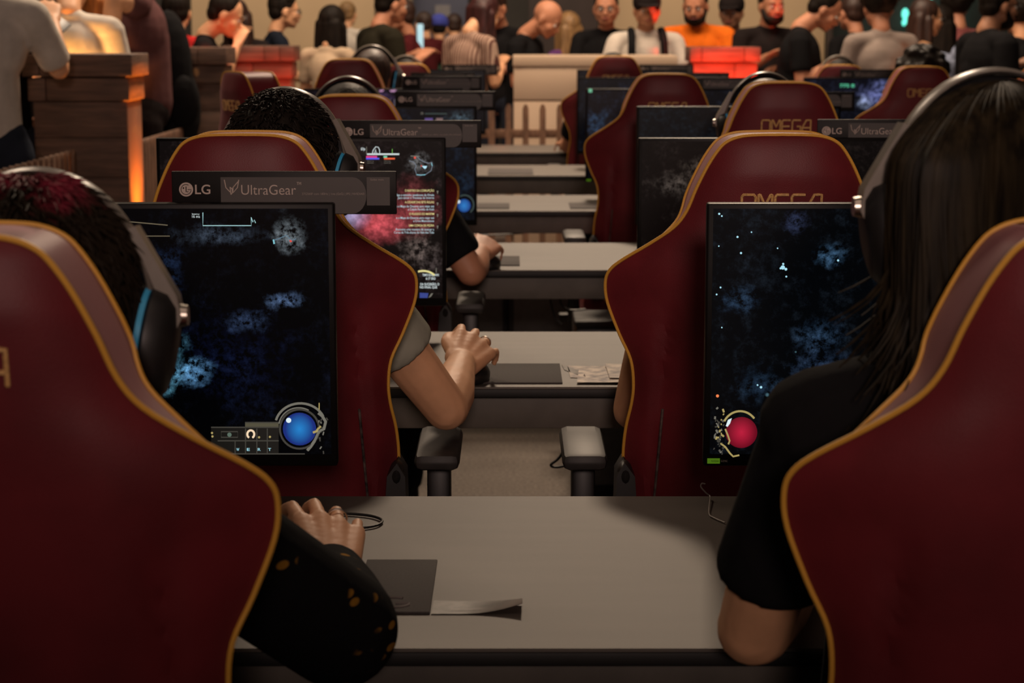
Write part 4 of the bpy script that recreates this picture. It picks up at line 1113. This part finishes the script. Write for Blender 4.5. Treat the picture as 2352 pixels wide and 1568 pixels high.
# P3 ---- second row left
r = empty('person', (-.395, 3.08, 0), 0, 'second row left player with short black hair, sage sleeve and bare forearm', 'person', G_SEAT)
J = seat_J(0, 0, .965, rel(r, (-.382, 3.36, 1.155)), rel(r, (-.112, 3.335, .757)), rel(r, (-.092, 3.575, .795)), (-.22, .34, .80), (-.12, .60, .79), shw=.140)
def sl3(b):
    sh = Vector(J['sh_r']); el = Vector(J['el_r'])
    e1 = sh.lerp(el, .52); t = (e1 - sh).normalized()
    b.tube([sh - t * .035, sh, e1 - t * .01, e1], [.035, .062, .062, .060], 20)
def hf3(M, body):
    global kind_len
    b = MB(); T = lambda x, y, z: M @ Vector((x, y, z)); R = M.to_3x3()
    b.ball(T(0, -.024, .040), (.083, .094, .092), 20, R); b.ball(T(0, -.05, -.012), (.074, .060, .07), 14, R)
    h = b.solid('hair', .006, 2, HR['black'], body); kind_len = .6; strands('hair_strands', M, h, HR['black'], 1600, 'short', 5); kind_len = 1.0
bd, so, M3, bs3 = figure(r, J, SK['fair'], CL['sage'], CL['black'], HR['black'], 'x', vox=.0045, svox=.008, hairfn=hf3, curl={'r': .6, 'l': .5}, pitch=.05, headyaw=-.15,
    handd={'r': Vector((.30, .88, .30))}, handn={'r': Vector((.45, -.35, .85))}, shirt_parts={'r': sl3})
headset_on(r, M3, 'headset with a blue glint on the black haired player in the second row left')
fd3 = bs3['r'][1][2]
ring_on(r, bs3['r'][0][2] + fd3 * .024, fd3, .0114, 'silver ring on the hand in the second row')
# P4 second row right: only an elbow shows
def generic_seat(cx, Yb, headp, label, skin, shirt, hair, style, hs=None, r_el=(.25, .30, .80), r_wr=(.15, .58, .79), l_el=(-.25, .30, .80), l_wr=(-.15, .58, .79), zsh=1.01, **kw):
    r = empty('person', (cx, Yb, 0), 0, label, 'person', G_SEAT)
    J = seat_J(0, 0, zsh, rel(r, headp), r_el, r_wr, l_el, l_wr, shw=.165)
    bd, so, M, _ = figure(r, J, SK[skin], CL[shirt], CL['black'], HR[hair], style, vox=.008, **kw)
    if hs: headset_on(r, M, hs)
    return r
generic_seat(.42, 3.08, (.425, 3.33, 1.085), 'player hidden behind the lettered second row chair, only a bare elbow showing', 'fair', 'maroon', 'black', 'short',
             l_el=(-.208, .31, .745), l_wr=(-.10, .60, .785), sleeve=.35, zsh=.95)
generic_seat(-.43, 4.95, (-.426, 5.22, 1.128), 'third row left player, black sleeved arm reaching past the pink lit monitor', 'rosy', 'black', 'black', 'short',
             'headset whose bright band shows over the third row left chair', r_el=(.325, .15, .775), r_wr=(.345, .40, .795), sleeve=.86, handd={'r': Vector((.25, .90, .25))}, handn={'r': Vector((.35, -.3, .85))}, curl=.75)
generic_seat(.63, 5.02, (.668, 5.30, 1.137), 'player in the third row right, hidden behind the headrest', 'fair', 'black', 'brown', 'short', 'headset with a red light beside the third lettered headrest')
generic_seat(-.57, 8.22, (-.590, 8.50, 1.178), 'player with brown hair leaning out beside the far left red chair', 'tan', 'mauve', 'brown', 'short', 'shiny dark headset on the brown haired far left player')
generic_seat(-.53, 9.92, (-.537, 10.2, 1.110), 'farthest left player, only a dark headset arc showing over the chair', 'fair', 'black', 'black', 'short', 'dark headset arc over the farthest left red chair')
generic_seat(.51, 9.82, (.505, 10.1, 1.143), 'far player at the counter side with dark wristband and bare arm', 'tan', 'black', 'black', 'short', None, l_el=(-.225, .36, .80), l_wr=(-.235, .66, .79))
generic_seat(1.70, 8.22, (1.726, 8.50, 1.155), 'far right player with bushy black hair above the red chair', 'tan', 'black', 'black', 'afro')
generic_seat(1.62, 9.82, (1.640, 10.1, 1.112), 'far right player, black headset arc over the chair by the green digits', 'fair', 'black', 'black', 'short', 'black headset arc above the far chair beside the green digits')

# ================================================================ small things on the tables
def pad(u0, v0, u1, v1, u2, v2, label, logo=False):
    """far right, near right corners and near left corner"""
    a = PT(u0, v0, TZ); c = PT(u1, v1, TZ); d = PT(u2, v2, TZ)
    w_ = (c - d).length; dep = a.y - c.y
    r = empty('mouse_pad', (c.x - w_ / 2, c.y + dep / 2, TZ), 0, label, 'mouse pad', 'mouse pads')
    b = MB(); b.box(-w_ / 2, w_ / 2, -dep / 2, dep / 2, .0002, .0035, .0012); b.build('pad_cloth', padm, r)
    if logo:
        b = MB(); c0 = Vector((w_ / 2 - .045, -dep / 2 + .035, .0036)); rr = .020
        b.tube([c0 + Vector((rr * math.cos(math.radians(a_)) * 1.1, rr * math.sin(math.radians(a_)), 0)) for a_ in range(60, 331, 15)] + [c0 + Vector((rr, -.004, 0)), c0 + Vector((.004, -.004, 0))], .0022, 6)
        b.build('pad_logo', mat('pad_logo_grey', (.16, .14, .13), .7, noise=.1), r)
    return r
pad(1010, 1290, 988, 1411, 810, 1411, 'dark mouse pad with grey round letter logo on the nearest table', True)
pad(1283, 838, 1292, 882, 1092, 882, 'dark mouse pad on the second table beside the ringed hand')
pad(1188, 590, 1194, 611, 1120, 611, 'small mouse pad on the third table by the hand')
pad(1165, 468, 1170, 480, 1095, 480, 'mouse pad at the left of the fourth table')
pad(1420, 467, 1400, 480, 1310, 480, 'mouse pad at the right of the fourth table')
pad(1240, 388, 1225, 401, 1120, 401, 'mouse pad on the fifth table')
def mouse(p, yaw, label):
    r = empty('computer_mouse', (p[0], p[1], TZ + .0036), yaw, label, 'mouse', 'computer mice under the hands')
    b = MB(); b.ball((0, 0, .010), (.030, .058, .026), 18); 
    b.v = [(x, y, max(.0005, z)) for x, y, z in b.v]; b.build('shell', blackpl, r)
    b = MB(); b.tube([(-.003, .03, .034), (.003, .03, .034)], .006, 12); b.build('scroll_wheel', greypl, r)
    b = MB(); b.tube(catmull([(0, .055, .008), (.01, .09, .003), (-.02, .14, .002), (-.04, .2, .002)], 5), .0015, 6); b.build('mouse_cord', blackpl, r)
    return r
mouse((-.222, 2.335), .1, 'black mouse under the hand with the ring on the nearest table')
mouse((-.071, 3.685), -.1, 'black mouse under the ringed hand on the second table')
mouse((-.060, 5.44), -.1, 'black mouse under the hand on the third table')
# looped cable on the first table
pts = [PT(u, v, TZ + .003) for u, v in ((600, 1178), (668, 1176), (740, 1178), (800, 1179), (850, 1184), (876, 1193), (872, 1203), (845, 1210), (800, 1213), (760, 1211), (700, 1206), (640, 1200), (560, 1196))]
b = MB(); b.tube(catmull(pts, 6), .0020, 8); tag(b.build('cable', blackpl), 'thin black cable lying in a long loop on the nearest table', 'cable')
# pale earphone cord hooked over the back edge
pts = [PT(1665, 1200, TZ + .002), PT(1640, 1189, TZ + .002), PT(1629, 1180, TZ + .002), PT(1630, 1155, TZ + .004)]
pts += [P(1631, 1140, 2.74), P(1622, 1132, 2.745), P(1610, 1118, 2.75), P(1612, 1110, 2.75), P(1620, 1111, 2.75)]
b = MB(); b.tube(catmull(pts, 6), .0011, 6); tag(b.build('cord', mat('pale_cord', (.30, .26, .23), .5, noise=.1)), 'thin pale cord curling up at the back edge of the nearest table', 'cord')
# flyers
def flyer(pts, label, m=paper_m, curl=.0, group='paper flyers on the tables', stack=1):
    c = sum((PT(u, v, TZ) for u, v in pts), Vector()) / 4
    r = empty('flyer', (c.x, c.y, TZ), 0, label, 'flyer', group)
    Q = [PT(u, v, TZ) - r.location for u, v in pts]
    n = 10; b = MB(); V_ = []
    for lay in (1, 0):
        for i in range(n + 1):
            for j in range(n + 1):
                s_, t = i / n, j / n
                p = (Q[0].lerp(Q[1], s_)).lerp(Q[3].lerp(Q[2], s_), t)
                z = .0008 + curl * max(0, s_ - .35) ** 2 * (.4 + .6 * t) + .0006 * lay + (stack - 1) * .003
                V_.append((p.x, p.y, z))
    N1 = (n + 1) ** 2; F_ = []
    for i in range(n):
        for j in range(n):
            a = i * (n + 1) + j
            F_.append((a, a + 1, a + n + 2, a + n + 1)); F_.append((N1 + a, N1 + a + n + 1, N1 + a + n + 2, N1 + a + 1))
    b.add(V_, F_); b.build('sheet', m, r)
    return r
dkp = mat('dark_glossy_paper', (.075, .062, .055), .35, noise=.5, nscale=40, col2=(.15, .13, .115))
f1 = flyer([(997, 1381), (1200, 1386), (1200, 1412), (990, 1412)], 'dark narrow flyer with a raised corner on the nearest table', dkp, .03)
text_mesh('printed_lettering', 'experience', .004, mat('dim_ink', (.3, .24, .2), .5), f1, (-.03, -.012, .0032), width=.035).rotation_euler = (-PI / 2, 0, 0)
gl = mat('glossy_flyer', (.40, .34, .36), .3, noise=.45, nscale=45, col2=(.95, .82, .68))
flyer([(1303, 841), (1415, 843), (1425, 872), (1310, 868)], 'crumpled glossy flyer lying at the back of the pile on the second table', gl, .01)
flyer([(1330, 850), (1470, 850), (1480, 883), (1325, 883)], 'glossy flyer with bluish picture at the front of the pile on the second table', gl, .006, stack=2)
flyer([(1390, 843), (1500, 846), (1500, 878), (1400, 876)], 'glossy flyer partly behind the red chair on the second table', gl, .004, stack=3)
flyer([(1290, 838), (1340, 856), (1345, 870), (1296, 850)], 'small dark flyer sticking out left of the glossy pile', dkp, .01)
# cables hanging below the tables
def hang(pts, Y, label, r_=.003):
    b = MB(); b.tube(catmull([P(u, v, y) for (u, v), y in zip(pts, Y)], 6), r_, 8); tag(b.build('cable', blackpl), label, 'cable')
hang([(1312, 975), (1308, 1010), (1285, 1050), (1265, 1068), (1285, 1072), (1330, 1058), (1365, 1035)], [4.28] * 7, 'dark cable sagging below the second table')
hang([(1262, 676), (1266, 700), (1275, 730), (1290, 745)], [6.05] * 4, 'thin cable hanging below the third table, left one')
hang([(1310, 676), (1305, 700), (1308, 740)], [6.05] * 3, 'thin cable hanging straight below the third table')
hang([(1285, 678), (1290, 700), (1310, 712), (1345, 710)], [6.03] * 4, 'thin cable looping right below the third table')
hang([(1420, 563), (1440, 570), (1450, 568), (1462, 562)], [6.10] * 4, 'short cable over the back edge of the third table', .002)
hang([(1000, 530), (1100, 540), (1200, 536)], [7.85] * 3, 'dark cable sagging below the fourth table')
# computers under the tables
def tower(u, Y, label, led, w_=.2, h=.42):
    x = P(u, 600, Y).x
    r = empty('desktop_computer', (x, Y, 0), 0, label, 'computer', 'computers under the tables')
    b = MB(); b.box(-w_ / 2, w_ / 2, -.2, .2, .012, h, .006); b.build('computer_case', blackpl, r)
    b = MB(); b.box(-w_ / 2 + .02, w_ / 2 - .02, -.204, -.1995, .05, h - .05, .002); b.build('front_grille', greypl, r)
    for s in (-1, 1): 
        b = MB(); b.box(s * .07 - .015, s * .07 + .015, -.16, .16, 0, .013); b.build('foot', blackpl, r)
    b = MB(); b.ball((.0, -.205, h - .09), (.022, .004, .022), 12); b.build('led_light', led, r)
tower(1258, 7.55, 'black computer with a green light under the fourth table', glow('led_green', (.08, .35, .06), .9), .30, .55)
tower(1410, 6.0, 'dark computer with a violet glint under the third table', glow('led_violet', (.05, .04, .16), .6), .24, .52)
tower(1090, 7.6, 'black computer under the left part of the fourth table', glow('led_off', (.01, .01, .01), .2), .26, .55)

# ================================================================ pillars, fences, counters
def pillar(xc, Y, w_, d, H, label, m=wood_m, tapered=False):
    r = empty('wooden_pillar', (xc, Y, 0), 0, label, 'pillar', 'rustic wooden pillars')
    def slab(name, hw, z0, z1, hd, nj=3):
        b = MB(); rnd = random.Random(int(z0 * 100) + int(Y * 10))
        xs = sorted([rnd.uniform(-.75, .75) * hw for _ in range(nj - 1)]); xs = [-hw] + xs + [hw]
        for a_, c_ in zip(xs[:-1], xs[1:]): b.box(a_ + .0015, c_ - .0015, -hd + d / 2, hd + d / 2, z0, z1, .004)
        return b.build(name, m, r)
    h2 = w_ / 2
    slab('top_slab', h2 + .035, H - .088, H, d / 2 + .035, 3)
    slab('upper_moulding', h2 + .018, H - .185, H - .094, d / 2 + .018, 2)
    b = MB(); z = 0; k = 0
    while z < H - .20:
        z1 = min(z + .16, H - .188); b.box(-h2, h2, 0, d, z + .001, z1 - .001, .002); z = z1; k += 1
    b.build('plank_body', m, r)
    b = MB(); b.box(h2, h2 + .005, .0, d, .002, H - .19, .001); b.build('side_board', mat('side_board', (.17, .09, .055), .6, noise=.08, nscale=5), r)
    return r
p1 = pillar(-1.725, 8.0, .37, .30, 1.290, 'brown plank pillar at the left with a glowing orange side', wood_m)
p2 = pillar(-1.70, 10.5, .36, .30, 1.290, 'brown plank pillar between the black backpack and the red lit one', wood_m)
p3 = pillar(-1.49, 11.8, .36, .30, 1.285, 'wooden pillar lit deep red behind the side-turned chair', wood_m)
p4 = pillar(1.29, 12.2, .36, .30, 1.275, 'wooden pillar top glowing bright red in front of the orange shirt', wood_m)
def fence(pa, pb, zt, label, sp=.085, w_=.035):
    pa = Vector(pa); pb = Vector(pb); d = pb - pa; L = d.length; yaw = math.atan2(d.y, d.x)
    r = empty('picket_fence', (pa.x, pa.y, 0), yaw, label, 'fence', 'picket fences')
    n = int(L / sp)
    for k in range(n + 1):
        x = k * sp; b = MB(); b.prism([(x - w_ / 2, .02), (x + w_ / 2, .02), (x + w_ / 2, zt - .03), (x + w_ * .3, zt - .008), (x, zt), (x - w_ * .3, zt - .008), (x - w_ / 2, zt - .03)], -.009, .009)
        b.build('picket', picket_m, r)
    for z in (zt * .28, zt - .20):
        b = MB(); b.box(-.02, L + .02, .009, .027, z, z + .05, .003); b.build('rail', picket_m, r)
    return r
fence((-1.76, 6.4, 0), (-1.745, 7.95, 0), .916, 'picket fence running to the left pillar, behind the dyed hair', .085, .034)
fence((-1.605, 8.42, 0), (-1.595, 9.9, 0), .916, 'picket fence between the two left pillars', .072, .036)
fence((-.22, 11.75, 0), (.40, 11.75, 0), .95, 'small brown picket fence in front of the cream counter', .10, .036)
r = empty('counter', (.50, 12.1, 0), 0, 'large cream counter behind the brown picket fence', 'counter')
cw = mat('cream_board', (.60, .46, .33), .6, noise=.04, nscale=2)
b = MB(); b.box(-.495, .495, -.01, .45, 1.16, 1.225, .006); b.build('countertop', cw, r)
b = MB(); b.box(-.49, .10, 0, .40, .96, 1.158, .003); b.box(-.49, .10, 0, .40, .0, .95, .003); b.build('counter_front', cw, r)
b = MB(); b.box(-.489, .099, .004, .40, .95, .9595, 0); b.build('joint_strip', wood_m, r)  # dark wooden strip filling the joint between the front boards
# ================================================================ red uplights
def lamp(x, y, label, c):
    r = empty('floor_spotlight', (x, y, 0), 0, label, 'lamp', 'coloured floor spotlights')
    b = MB(); b.tube([(0, 0, 0), (0, 0, .02)], .06, 18); b.build('base', blackpl, r)
    b = MB(); b.tube([(0, 0, .02), (0, .01, .07), (0, .03, .13)], [.03, .045, .05], 18); b.build('housing', blackpl, r)
    b = MB(); b.tube([(0, .0302, .1305), (0, .0325, .135)], .042, 18); b.build('lens', glow('lens_' + c[0], c[1], 3), r)
lamp(-1.455, 8.13, 'orange floor spotlight beside the left pillar', ('orange', (1, .35, .08)))
spot('pillar_side_glow', (-1.455, 8.16, .16), (-1.545, 8.15, 1.0), 620, (1.0, .24, .02), 34, .9, .02)
spot('pillar_side_glow_high', (-1.36, 8.15, .62), (-1.54, 8.15, .85), 26, (1.0, .25, .02), 95, 1, .03)
lamp(-1.15, 11.5, 'red floor spotlight at the red lit pillar', ('red', (1, .06, .02)))
spot('red_pillar_glow', (-1.05, 11.35, .35), (-1.40, 11.9, 1.1), 130, (1, .05, .015), 42, .9, .04)
lamp(1.28, 11.55, 'red floor spotlight at the glowing pillar', ('red', (1, .06, .02)))
spot('bright_red_pillar_glow', (1.29, 11.45, .60), (1.29, 12.2, 1.08), 300, (1, .045, .015), 35, .4, .04)
spot('white_shirt_glow', (-1.95, 8.55, .85), (-2.05, 9.1, 1.35), 60, (1, .45, .12), 75, .8, .08)
point('crowd_red_glow', (-1.66, 10.95, 1.25), 3, (1, .10, .03), .06)
point('counter_red_glow', (.05, 12.9, 1.0), 9, (1, .16, .08), .15)
point('counter_red_glow', (1.50, 12.62, .95), .8, (1, .08, .03), .12)
point('right_orange_glow', (2.45, 11.3, .9), 6, (1, .35, .15), .15)

# ================================================================ the crowd
HP = PI / 2
stander(-45, 7.45, -120, .0, 'person at the left edge in a white T-shirt holding up a phone', shirt='white', H=1.80, pitch=.3, arms=(((.06, .14, -.20), (-.005, .34, -.02)), 'down'), sleeve=.9, style='short', curl=.8)
phone_p = P(128, 62, 7.90)
b = MB(); b.box(-.036, .036, -.004, .004, -.07, .07, .004, M=(Ry(.62) @ Rx(-1.05)).to_4x4()); ph = b.build('phone', blackpl, loc=phone_p); tag(ph, 'dark phone held up by the person in white at the left edge', 'phone')
stander(-12, 8.05, -120, .2, 'person in black T-shirt and jeans left of the brown pillar', shirt='black', H=1.74, arms=(((.10, -.05, -.26), (.0, .16, -.36)), 'down'), skin='rosy')
stander(158, 8.95, -90, .1, 'person in a white T-shirt lit orange, seen from behind over the left pillar', shirt='white', H=1.73, arms=('fold', 'fold'), style='short', pitch=.5)
stander(190, 9.9, -20, -.5, 'person with long ginger hair behind the white shirt', shirt='dark', hair='ginger', style='long', H=1.66, female=True, k=.9)
stander(25, 9.8, -10, .3, 'person with dark hair in the far left corner behind the white sleeve', shirt='dark', hair='black', style='long', H=1.68, k=.95)
rr_, *_ = stander(322, 9.4, -200, HP + .15, 'tall person in a mauve T-shirt with bare hanging arm, left of the backpack', shirt='mauve', H=1.86, arms=('down', ((.10, .10, .02), (.09, .12, -.21))), sleeve=.45, pants='dark')
r = empty('backpack', (P(392, 100, 9.7).x, 9.75, 1.12), .3, 'large black backpack on the back of the person in mauve', 'backpack')
b = MB(); b.ball((-.02, 0, .06), (.115, .13, .30), 18); b.ball((0, .02, -.12), (.135, .14, .24), 16); b.solid('bag_body', .010, 4, CL['black'], r)
b = MB(); b.ball((.03, -.11, -.08), (.08, .05, .13), 14); b.solid('front_pocket', .008, 3, CL['black'], r)
b = MB(); b.tube(catmull([(-.10, .0, .22), (-.17, -.02, .27), (-.23, .02, .18), (-.24, .02, 0)], 6), .018, 8); b.build('shoulder_strap', CL['dark'], r)
b = MB(); b.prism([(.095 + .012 * math.cos(2 * PI * k / 16), .06 + .02 * math.sin(2 * PI * k / 16)) for k in range(16)], -.128, -.118); b.build('badge', mat('brass_badge', (.30, .16, .05), .5, noise=.2), r)
stander(405, 11.4, -14, .2, 'person with dark hair and red collar behind the backpack', shirt='red', H=1.60, pants='dark')
stander(470, 11.2, -14, -HP + .1, 'person in black leaning their head on a raised orange lit arm', shirt='black', H=1.60, arms=('chin', 'rest'), pitch=.45, hair='black', style='short', longsl=False)
stander(562, 13.0, 4, PI - .6, 'woman with dark hair looking down, arm on the red lit pillar', shirt='dark', H=1.58, hair='brown', style='long', arms=('rest', 'phone'), pitch=.35, female=True, k=.9)
stander(632, 13.2, -10, -HP + .3, 'young man with glasses and a dark blue shirt before the beige wall', shirt='navy', glasses=True, hair='black', style='tuft', arms=('rest', 'down'), k=.95)
stander(752, 12.5, 24, -.35, 'woman with long dark hair and a cream top seen from behind', shirt='cream', hair='black', style='long', arms=('fold', 'fold'), female=True, k=.88, pitch=.2, pants='red')
stander(795, 19.0, 8, -.2, 'pale figure all in white far behind the woman in the cream top', shirt='white', hair='blond', style='short', pants='white')
stander(872, 12.3, -28, -HP + .5, 'man in an olive black T-shirt with cropped hair, facing right', shirt='olive', skin='rosy', arms=('phone', 'phone'), k=1.12, pitch=.2)
stander(940, 14.2, 5, HP, 'person in a maroon shirt facing the man in olive', shirt='maroon', skin='rosy', hair='brown', arms=('phone', 'phone'), k=.95)
stander(978, 19.2, 34, .4, 'tiny distant person in dark red under the blue display wall', shirt='maroon', hair='brown')
stander(1008, 19.4, 42, 0, 'tiny distant person in green with a blue cap', shirt='green', capm=mat('blue_cap', (.05, .07, .42), .8, noise=.1))
stander(1045, 20.2, 38, .2, 'tiny distant person in pink by the striped shirt', shirt='pink', hair='brown')
b = MB(); b.box(-.028, .028, -.02, .02, .9, 1.42, .01); tag(b.build('lit_panel', glow('lit_panel', (.5, .75, .8), 1.0), loc=(P(965, 60, 18.6).x, 18.6, 0)), 'upright pale glowing panel between the distant visitors', 'light')  # unidentified bright shape, drawn as a small self-lit panel
b = MB(); b.tube([(0, 0, 0), (0, 0, .9)], .012, 10); b.tube([(0, 0, 0), (0, 0, .02)], .12, 18); tag(b.build('stand', blackpl, loc=(P(965, 60, 18.6).x, 18.6, 0)), 'slim stand under the pale glowing panel', 'stand')
stripe = cloth('striped', (.30, .2, .16)); 
def mk_stripe():
    nt = stripe.node_tree; bs = nt.nodes['Principled BSDF']
    wv = nt.nodes.new('ShaderNodeTexWave'); wv.inputs['Scale'].default_value = 14; wv.inputs['Distortion'].default_value = 1.0; wv.bands_direction = 'X'
    tc = nt.nodes.new('ShaderNodeTexCoord'); nt.links.new(tc.outputs['Object'], wv.inputs['Vector'])
    rp = nt.nodes.new('ShaderNodeValToRGB'); rp.color_ramp.elements[0].color = (.10, .04, .035, 1); rp.color_ramp.elements[1].color = (.48, .34, .26, 1)
    rp.color_ramp.elements[0].position = .25; rp.color_ramp.elements[1].position = .5
    nt.links.new(wv.outputs[0], rp.inputs[0]); nt.links.new(rp.outputs[0], bs.inputs['Base Color'])
mk_stripe(); CL['striped'] = stripe
stander(1078, 12.2, -6, -.75, 'woman in a striped shirt with long auburn hair hanging forward', shirt='striped', hair='auburn', style='long', arms=('phone', 'phone'), pitch=.55, female=True, k=.92)
stander(1150, 13.8, -16, PI - .5, 'person with brown hair between the striped shirt and the bald man', shirt='black', hair='brown', style='tuft', skin='rosy', arms=('phone', 'fold'), pitch=.3)
stander(1206, 12.9, 8, -HP - .35, 'bald man in a black T-shirt looking down to the right', shirt='black', skin='rosy', hair='brown', style='bald', arms=('phone', 'phone'), pitch=.65, k=1.05)
stander(1312, 14.0, 38, .4, 'child with blond hair and a purple top', shirt='purple', hair='blond', style='long', k=.85, female=True)
stander(1393, 13.4, -16, PI - .1, 'person with glasses and black shirt with pale collar', shirt='black', skin='rosy', glasses=True, hair='black', style='short', arms=('fold', 'rest'))
r_, bd_, so_, M_h, J_, s_ = stander(1483, 12.85, -14, PI + .05, 'smiling person in white T-shirt, dark cap and backpack straps', shirt='white', skin='tan', hair='black', style='short', capm=CL['dark'], arms=('rest', 'rest'), k=1.08)
for sg in (-1, 1):
    b = MB(); b.tube(catmull([(sg * .10 * s_, -.08, 1.45 * s_), (sg * .105 * s_, .04, 1.475 * s_), (sg * .11 * s_, .135, 1.40 * s_), (sg * .115 * s_, .155, 1.25 * s_), (sg * .12 * s_, .15, 1.08 * s_)], 5), .024, 8)
    b.build('backpack_strap', CL['black'], r_)
r_, bd_, so_, M_h, J_, s_ = stander(1602, 13.35, -22, PI - .25, 'man in a bright orange T-shirt with a white chest print and beard', shirt='orange', skin='rosy', hair='black', style='short', beard=True, arms=('rest', 'fold'), k=1.12, pitch=.3)
b = MB(); b.ball((-.07, .155, 1.27 * s_), (.03, .012, .045), 12); b.build('chest_print', CL['white'], r_)
stander(1683, 14.0, -6, PI - .3, 'person in a black cap standing right of the orange shirt', shirt='black', capm=CL['dark'], skin='tan', style='short')
stander(1762, 13.3, -22, PI + .3, 'dark clad bearded person with arms held low', shirt='dark', skin='tan', style='short', beard=True, arms=('phone', 'fold'), k=1.05)
stander(1838, 11.9, -16, -HP - .15, 'man in a black T-shirt looking down at his hands, before the beige wall', shirt='black', skin='rosy', style='short', arms=('phone', 'phone'), pitch=.6, k=1.12, capm=None)
stander(1968, 13.4, -4, .5, 'person in black beside the grey T-shirt', shirt='black', skin='rosy', hair='brown', style='short', k=.95)
stander(2025, 11.4, -26, .15, 'person in a grey T-shirt with bushy black hair seen from behind', shirt='grey', skin='rosy', style='afro', arms=('fold', 'fold'), k=.95)
stander(2106, 12.6, 6, -HP + .25, 'woman with long brown hair and glasses in a tan top', shirt='tan', hair='brown', style='long', glasses=True, arms=('down', 'fold'), female=True, k=.88)
stander(2160, 13.2, 24, -.3, 'person in a blue and white patterned shirt', shirt='blue', hair='black', style='long', k=.9)
stander(2203, 13.6, -18, .3, 'person with bushy black hair and pink shirt behind the bearded man', shirt='pink', skin='rosy', style='afro', k=.95)
stander(2268, 10.7, -30, -HP + .3, 'bearded man with glasses and black T-shirt at the right', shirt='black', skin='tan', hair='black', style='short', beard=True, glasses=True, k=1.15, arms=('down', 'phone'))
stander(2350, 12.0, 0, .2, 'person in black at the right edge of the crowd', shirt='black', hair='black', style='afro', k=1.0)
bpy.data.collections.remove(TMP)
